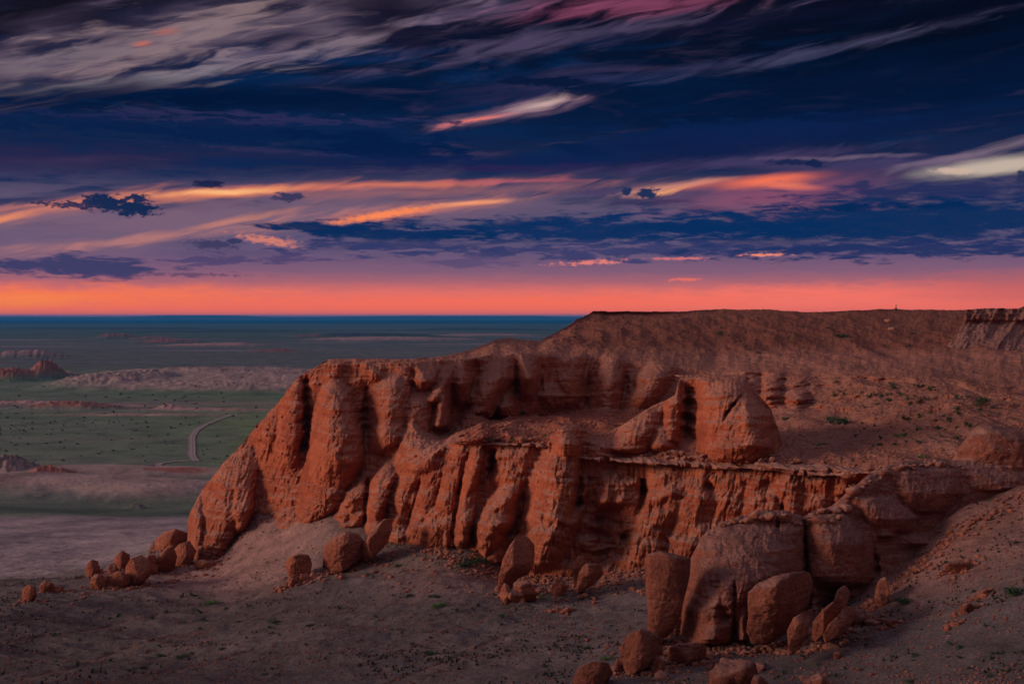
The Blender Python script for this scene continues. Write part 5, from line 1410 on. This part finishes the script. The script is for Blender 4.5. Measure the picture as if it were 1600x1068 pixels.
SHRUBS = [
 (1310, 660, 34, 'm', 0, 0.8, 'widest dark shrub on the open gravel slope right of the promontory'),
 (1296, 656, 16, 'm', 0, 0.8, 'small dark shrub touching the left of the widest slope shrub'),
 (1226, 656, 13, 'm', 0, 1.0, 'round dark shrub alone between promontory and widest slope shrub'),
 (1535, 632, 26, 'm', 0, 1.0, 'large dark shrub near the right edge of the gravel slope'),
 (1549, 637, 8, 'm', 0, 1.0, 'little shrub right of the large right-edge slope shrub'),
 (1387, 617, 10, 'm', 0, 0.9, 'small dark shrub highest on the middle of the gravel slope'),
 (1402, 682, 14, 'm', 1, 0.9, 'green shrub low on the gravel slope above the shelf'),
 (1440, 714, 12, 'm', 1, 0.9, 'greenish shrub just above the shelf left of the rock knob'),
 (1272, 696, 16, 'm', 1, 0.5, 'left one of a flat green pair above the shelf'),
 (1290, 692, 18, 'm', 1, 0.5, 'right one of a flat green pair above the shelf'),
 (1125, 522, 13, 'm', 0, 0.9, 'dark shrub on the mesa slope above the promontory'),
 (1312, 526, 22, 'm', 0, 0.6, 'wide dark shrub on the mesa slope below the cairn'),
 (1294, 511, 8, 'm', 0, 0.8, 'tiny shrub up left of the wide mesa slope shrub'),
 (762, 686, 18, 'm', 1, 0.5, 'bright green plant on the left rock shelf'),
 (806, 687, 14, 'm', 1, 0.4, 'low green plant in the middle of the left rock shelf'),
 (850, 681, 8, 'm', 1, 1.0, 'small green plant at the right end of the left rock shelf'),
 (815, 646, 12, 'm', 0, 0.7, 'dark shrub on the floor of the cliff hollow'),
 (845, 650, 9, 'm', 0, 0.7, 'second dark shrub on the floor of the cliff hollow'),
 (728, 884, 40, 'g', 0, 0.6, 'largest dark green shrub, below the overhanging buttress'),
 (748, 880, 26, 'g', 0, 0.7, 'dark shrub merging with the right of the largest one'),
 (620, 886, 14, 'g', 0, 0.8, 'small shrub on the scree right of the leaning slab'),
 (641, 932, 17, 'g', 0, 0.7, 'shrub on open gravel below the fluted wall'),
 (686, 948, 25, 'g', 1, 0.6, 'brightest green shrub on the open near slope'),
 (683, 932, 16, 'g', 0, 0.5, 'dull shrub just above the brightest green one'),
 (785, 964, 13, 'g', 0, 0.8, 'small dark shrub in the middle of the near slope'),
 (672, 1023, 18, 'g', 0, 0.8, 'dark shrub low in the middle foreground'),
 (918, 1014, 15, 'g', 0, 0.9, 'dark shrub up left of the big angular boulder'),
 (949, 1030, 19, 'g', 1, 0.8, 'green shrub left of the big angular boulder'),
 (851, 1042, 13, 'g', 0, 0.7, 'small shrub at the bottom left of the low cut boulder'),
 (835, 934, 26, 'g', 1, 0.35, 'flat grassy patch at the foot of the great fin'),
 (333, 944, 26, 'g', 1, 0.5, 'green shrub on the slope below the cliff nose'),
 (305, 932, 10, 'g', 0, 0.8, 'small shrub left of the green one below the cliff nose'),
 (430, 973, 17, 'g', 0, 0.7, 'dark shrub on the slope under the egg-shaped boulder'),
 (375, 972, 10, 'g', 0, 0.7, 'small shrub left of the one under the egg-shaped boulder'),
 (485, 978, 14, 'g', 0, 0.7, 'dark shrub in the gully below the left scree'),
 (205, 1048, 15, 'g', 0, 0.8, 'left one of two dark shrubs in the bottom left foreground'),
 (224, 1045, 14, 'g', 0, 0.8, 'right one of two dark shrubs in the bottom left foreground'),
 (252, 1025, 14, 'g', 0, 0.8, 'dark shrub at the left end of the foreground shrub line'),
 (283, 1028, 24, 'g', 0, 0.5, 'widest shrub in the foreground shrub line'),
 (300, 1022, 12, 'g', 0, 0.6, 'small shrub right of the widest in the foreground line'),
 (346, 1014, 12, 'g', 0, 0.6, 'shrub at the right end of the foreground shrub line'),
 (124, 904, 14, 'g', 0, 0.6, 'low shrub between the left boulders of the trail'),
 (34, 961, 12, 'g', 0, 0.5, 'small shrub at the far left under the boulder trail'),
 (1412, 943, 28, 'g', 0, 0.8, 'large dark shrub right of the near ridge foot'),
 (1583, 930, 30, 'g', 0, 0.9, 'large dark shrub at the right edge of the near slope'),
 (1500, 1012, 16, 'g', 0, 0.6, 'dark shrub on the lower right slope'),
 (1432, 1024, 18, 'g', 0, 0.6, 'dull shrub in the lower right foreground'),
 (1380, 966, 12, 'g', 0, 0.6, 'small shrub under the large one by the ridge foot'),
 (1422, 1066, 20, 'g', 0, 0.6, 'shrub at the bottom edge on the right'),
 (1178, 1010, 22, 'g', 0, 0.5, 'dark plant at the foot of the near ridge'),
 (1530, 940, 9, 'g', 0, 0.8, 'little shrub left of the large right edge shrub'),
 (1065, 942, 12, 'g', 0, 0.6, 'shrub in the rubble left of the upright slab'),
]
for (px, py, w, wh, br, hs, lb) in SHRUBS: shrub(px, py, w, lb, wh, bool(br), hs)
# small tufts one could count
def tufts(n, px_f, where, w0, w1, label, group, seed, meshes=TUFT, name='shrub_tuft', cat='tuft'):
    r = random.Random(seed)
    for i in range(n):
        px, py = px_f(r)
        shrub(px, py, r.uniform(w0, w1), label, where, name=name, cat=cat, group=group, meshes=meshes, hs=r.uniform(0.7, 1.2))
def f1(r):
    t = r.random(); x = 1330 + 190 * t + r.gauss(0, 30); return min(x, 1590), min(max(600 + 100 * r.random() + (x - 1400) * 0.06, 590), 722)
tufts(84, f1, 'm', 4.5, 11, 'small dark tuft dotted over the red gravel slope right of the promontory', 'tufts on the right gravel slope', 1)
tufts(46, lambda r: (r.uniform(880, 1480), r.uniform(508, 552)), 'm', 2.5, 6, 'tiny dark tuft on the upper mesa slope above the cliff', 'tufts on the mesa slope', 2)
tufts(110, lambda r: (r.uniform(0, 1000), r.uniform(925, 1062)), 'g', 4, 9, 'small dark tuft on the shaded gravel of the near slope', 'tufts on the near slope', 3)
tufts(40, lambda r: (r.uniform(1100, 1600), r.uniform(970, 1062)), 'g', 5, 11, 'small tuft on the lower right gravel slope', 'tufts on the lower right slope', 4)
tufts(14, lambda r: (r.uniform(560, 640), r.uniform(800, 905)), 'g', 4, 7, 'small tuft on the scree beside the leaning slab', 'tufts on the scree', 5)
# bushes far out on the green steppe
FAR = [shrub_mesh('bush', 120 + i, 60, 0.7, 0.22, sub_lobes=3) for i in range(3)]
_cl = [(random.Random(i).uniform(-20, 420), 610 + 105 * random.Random(i + 50).random()) for i in range(16)]
def f2(r):
    if r.random() < 0.6:
        c = r.choice(_cl); x, y = c[0] + r.gauss(0, 38), c[1] + r.gauss(0, 9)
        return min(max(x, 0), 400), min(max(y, 604), 724)
    y = 604 + 118 * r.random() ** 0.8; return r.uniform(0, max(300, 560 - y * 0.3)), y
tufts(230, f2, 'g', 1.6, 5.4, 'dark bush dotted on the distant green steppe', 'bushes on the green steppe', 6, FAR, 'steppe_bush', 'bush')

# ================================================================== dirt track across the steppe
def strip(name, pts, width, label):
    pts = np.array(pts, float)
    W3 = np.array([ground_hit(px, py, 250, 1500) for px, py in pts])
    t = np.linspace(0, 1, 160); k = np.linspace(0, 1, len(pts))
    X = np.interp(t, k, W3[:, 0]); Y = np.interp(t, k, W3[:, 1])
    for _ in range(30):
        X[1:-1] = (X[:-2] + X[1:-1] * 2 + X[2:]) / 4; Y[1:-1] = (Y[:-2] + Y[1:-1] * 2 + Y[2:]) / 4
    tx, ty = np.gradient(X), np.gradient(Y); L = np.hypot(tx, ty) + 1e-9; nx, ny = -ty / L, tx / L
    us = np.linspace(-1, 1, 9)
    G = np.zeros((160, 9, 3))
    for j, u in enumerate(us):
        w = width / 2 * (1 + 0.25 * fbm(t * 30, t * 0 + j, t * 0, 2))
        G[:, j, 0] = X + nx * u * w; G[:, j, 1] = Y + ny * u * w
    G[..., 2] = ground_height(G[..., 0], G[..., 1]) + 0.22 - 0.10 * (np.abs(np.abs(us) - 0.5) < 0.2)[None, :]
    o = grid_mesh(name, G, M_TRACK); tag(o, label, kind='structure')
strip('road', [(306, 721), (299, 712), (300, 700), (299, 684), (306, 672), (322, 663), (344, 654), (368, 647)], 3.2, 'pale curving dirt track across the green steppe')
strip('path', [(228, 727), (250, 724), (275, 721), (306, 720)], 3.0, 'faint side track joining the dirt track from the left')

# ================================================================== low blue hills on the horizon
hx = np.linspace(-16000, 14000, 500)
hh = 52 + 8 * fbm(hx / 5000, hx * 0, hx * 0 + 3, 4)
def tab(x0, x1, h, e=700): return h * sstep(x0 - e, x0 + e, hx) * sstep(x1 + e, x1 - e, hx)
k = 19000 / FPX
hh = hh + tab((215 - 800) * k, (375 - 800) * k, 17, 350) + tab((250 - 800) * k, (350 - 800) * k, 9, 300) + tab((560 - 800) * k, (840 - 800) * k, 14, 900) + tab((810 - 800) * k, (850 - 800) * k, 8, 200)
prof = [(-900, 0), (-500, 0.55), (-200, 0.92), (0, 1.0), (1200, 1.0), (2500, 0.4), (3500, 0)]
G = np.zeros((len(prof), 500, 3))
for i, (dy, f) in enumerate(prof):
    G[i, :, 0] = hx; G[i, :, 1] = 19000 + dy + 300 * fbm(hx / 2500, hx * 0, hx * 0, 3); G[i, :, 2] = hh * f + 0.2
o = grid_mesh('hills', G, M_HILL); tag(o, 'low flat-topped hills along the blue horizon', kind='structure')

# ================================================================== stone cairn with a post on the mesa skyline
P = sheet_hit(S_MAIN, 1403, 484)
cairn = bpy.data.objects.new('stone_cairn', None); COL.objects.link(cairn); cairn.location = (P[0], P[1] + 1.5, P[2] + 0.1)
cairn.scale = (0.6, 0.6, 0.6)
tag(cairn, 'small stone cairn with an upright post on the mesa skyline', 'cairn')
import bmesh
V, F = [], []
rr_ = np.random.default_rng(5)
for i in range(60):
    a = rr_.uniform(0, 6.28); h = rr_.uniform(0, 0.75); rad = (0.8 - h) * 1.1 * math.sqrt(rr_.uniform(0, 1)); s = rr_.uniform(0.12, 0.24)
    v = ICO[1][0] * rr_.uniform(0.7, 1.2, (len(ICO[1][0]), 1)) * s * np.array([1.2, 1.2, 0.7]) + [rad * math.cos(a), rad * math.sin(a), h]
    F += (ICO[1][1] + sum(len(q) for q in V)).tolist(); V.append(v)
b = link(tri_mesh('stone_pile', np.concatenate(V), F, M_STONE), 'stone_pile'); b.parent = cairn
bm = bmesh.new(); bmesh.ops.create_cone(bm, segments=10, radius1=0.16, radius2=0.11, depth=1.5, cap_ends=True); 
for v in bm.verts: v.co.z += 1.1; v.co.x += 0.04 * v.co.z
me = bpy.data.meshes.new('post'); bm.to_mesh(me); bm.free(); me.materials.append(M_WOOD)
b = link(me, 'post'); b.parent = cairn
bm = bmesh.new(); bmesh.ops.create_icosphere(bm, subdivisions=2, radius=0.24)
for v in bm.verts: v.co.z = v.co.z * 0.8 + 1.85; v.co.x += 0.1
me = bpy.data.meshes.new('top_stone'); bm.to_mesh(me); bm.free(); me.materials.append(M_STONE)
b = link(me, 'top_stone'); b.parent = cairn

# ================================================================== evening haze over the plain
m, g = new_mat('haze_air')
pv = g.n('ShaderNodeVolumePrincipled')
pv.inputs['Color'].default_value = (0.0, 0.40, 1.0, 1)
pv.inputs['Density'].default_value = 5.0e-5
pv.inputs['Anisotropy'].default_value = 0.0
g.nt.links.new(pv.outputs[0], g.n('ShaderNodeOutputMaterial').inputs['Volume'])
bm = bmesh.new(); bmesh.ops.create_cube(bm, size=1.0)
for v in bm.verts:
    v.co.x *= 90000; v.co.y = v.co.y * 90000; v.co.z = (v.co.z + 0.5) * 96.0 - 2.0
me = bpy.data.meshes.new('haze'); bm.to_mesh(me); bm.free(); me.materials.append(m)
o = link(me, 'haze'); tag(o, 'thin blue evening haze over the plain', kind='stuff')
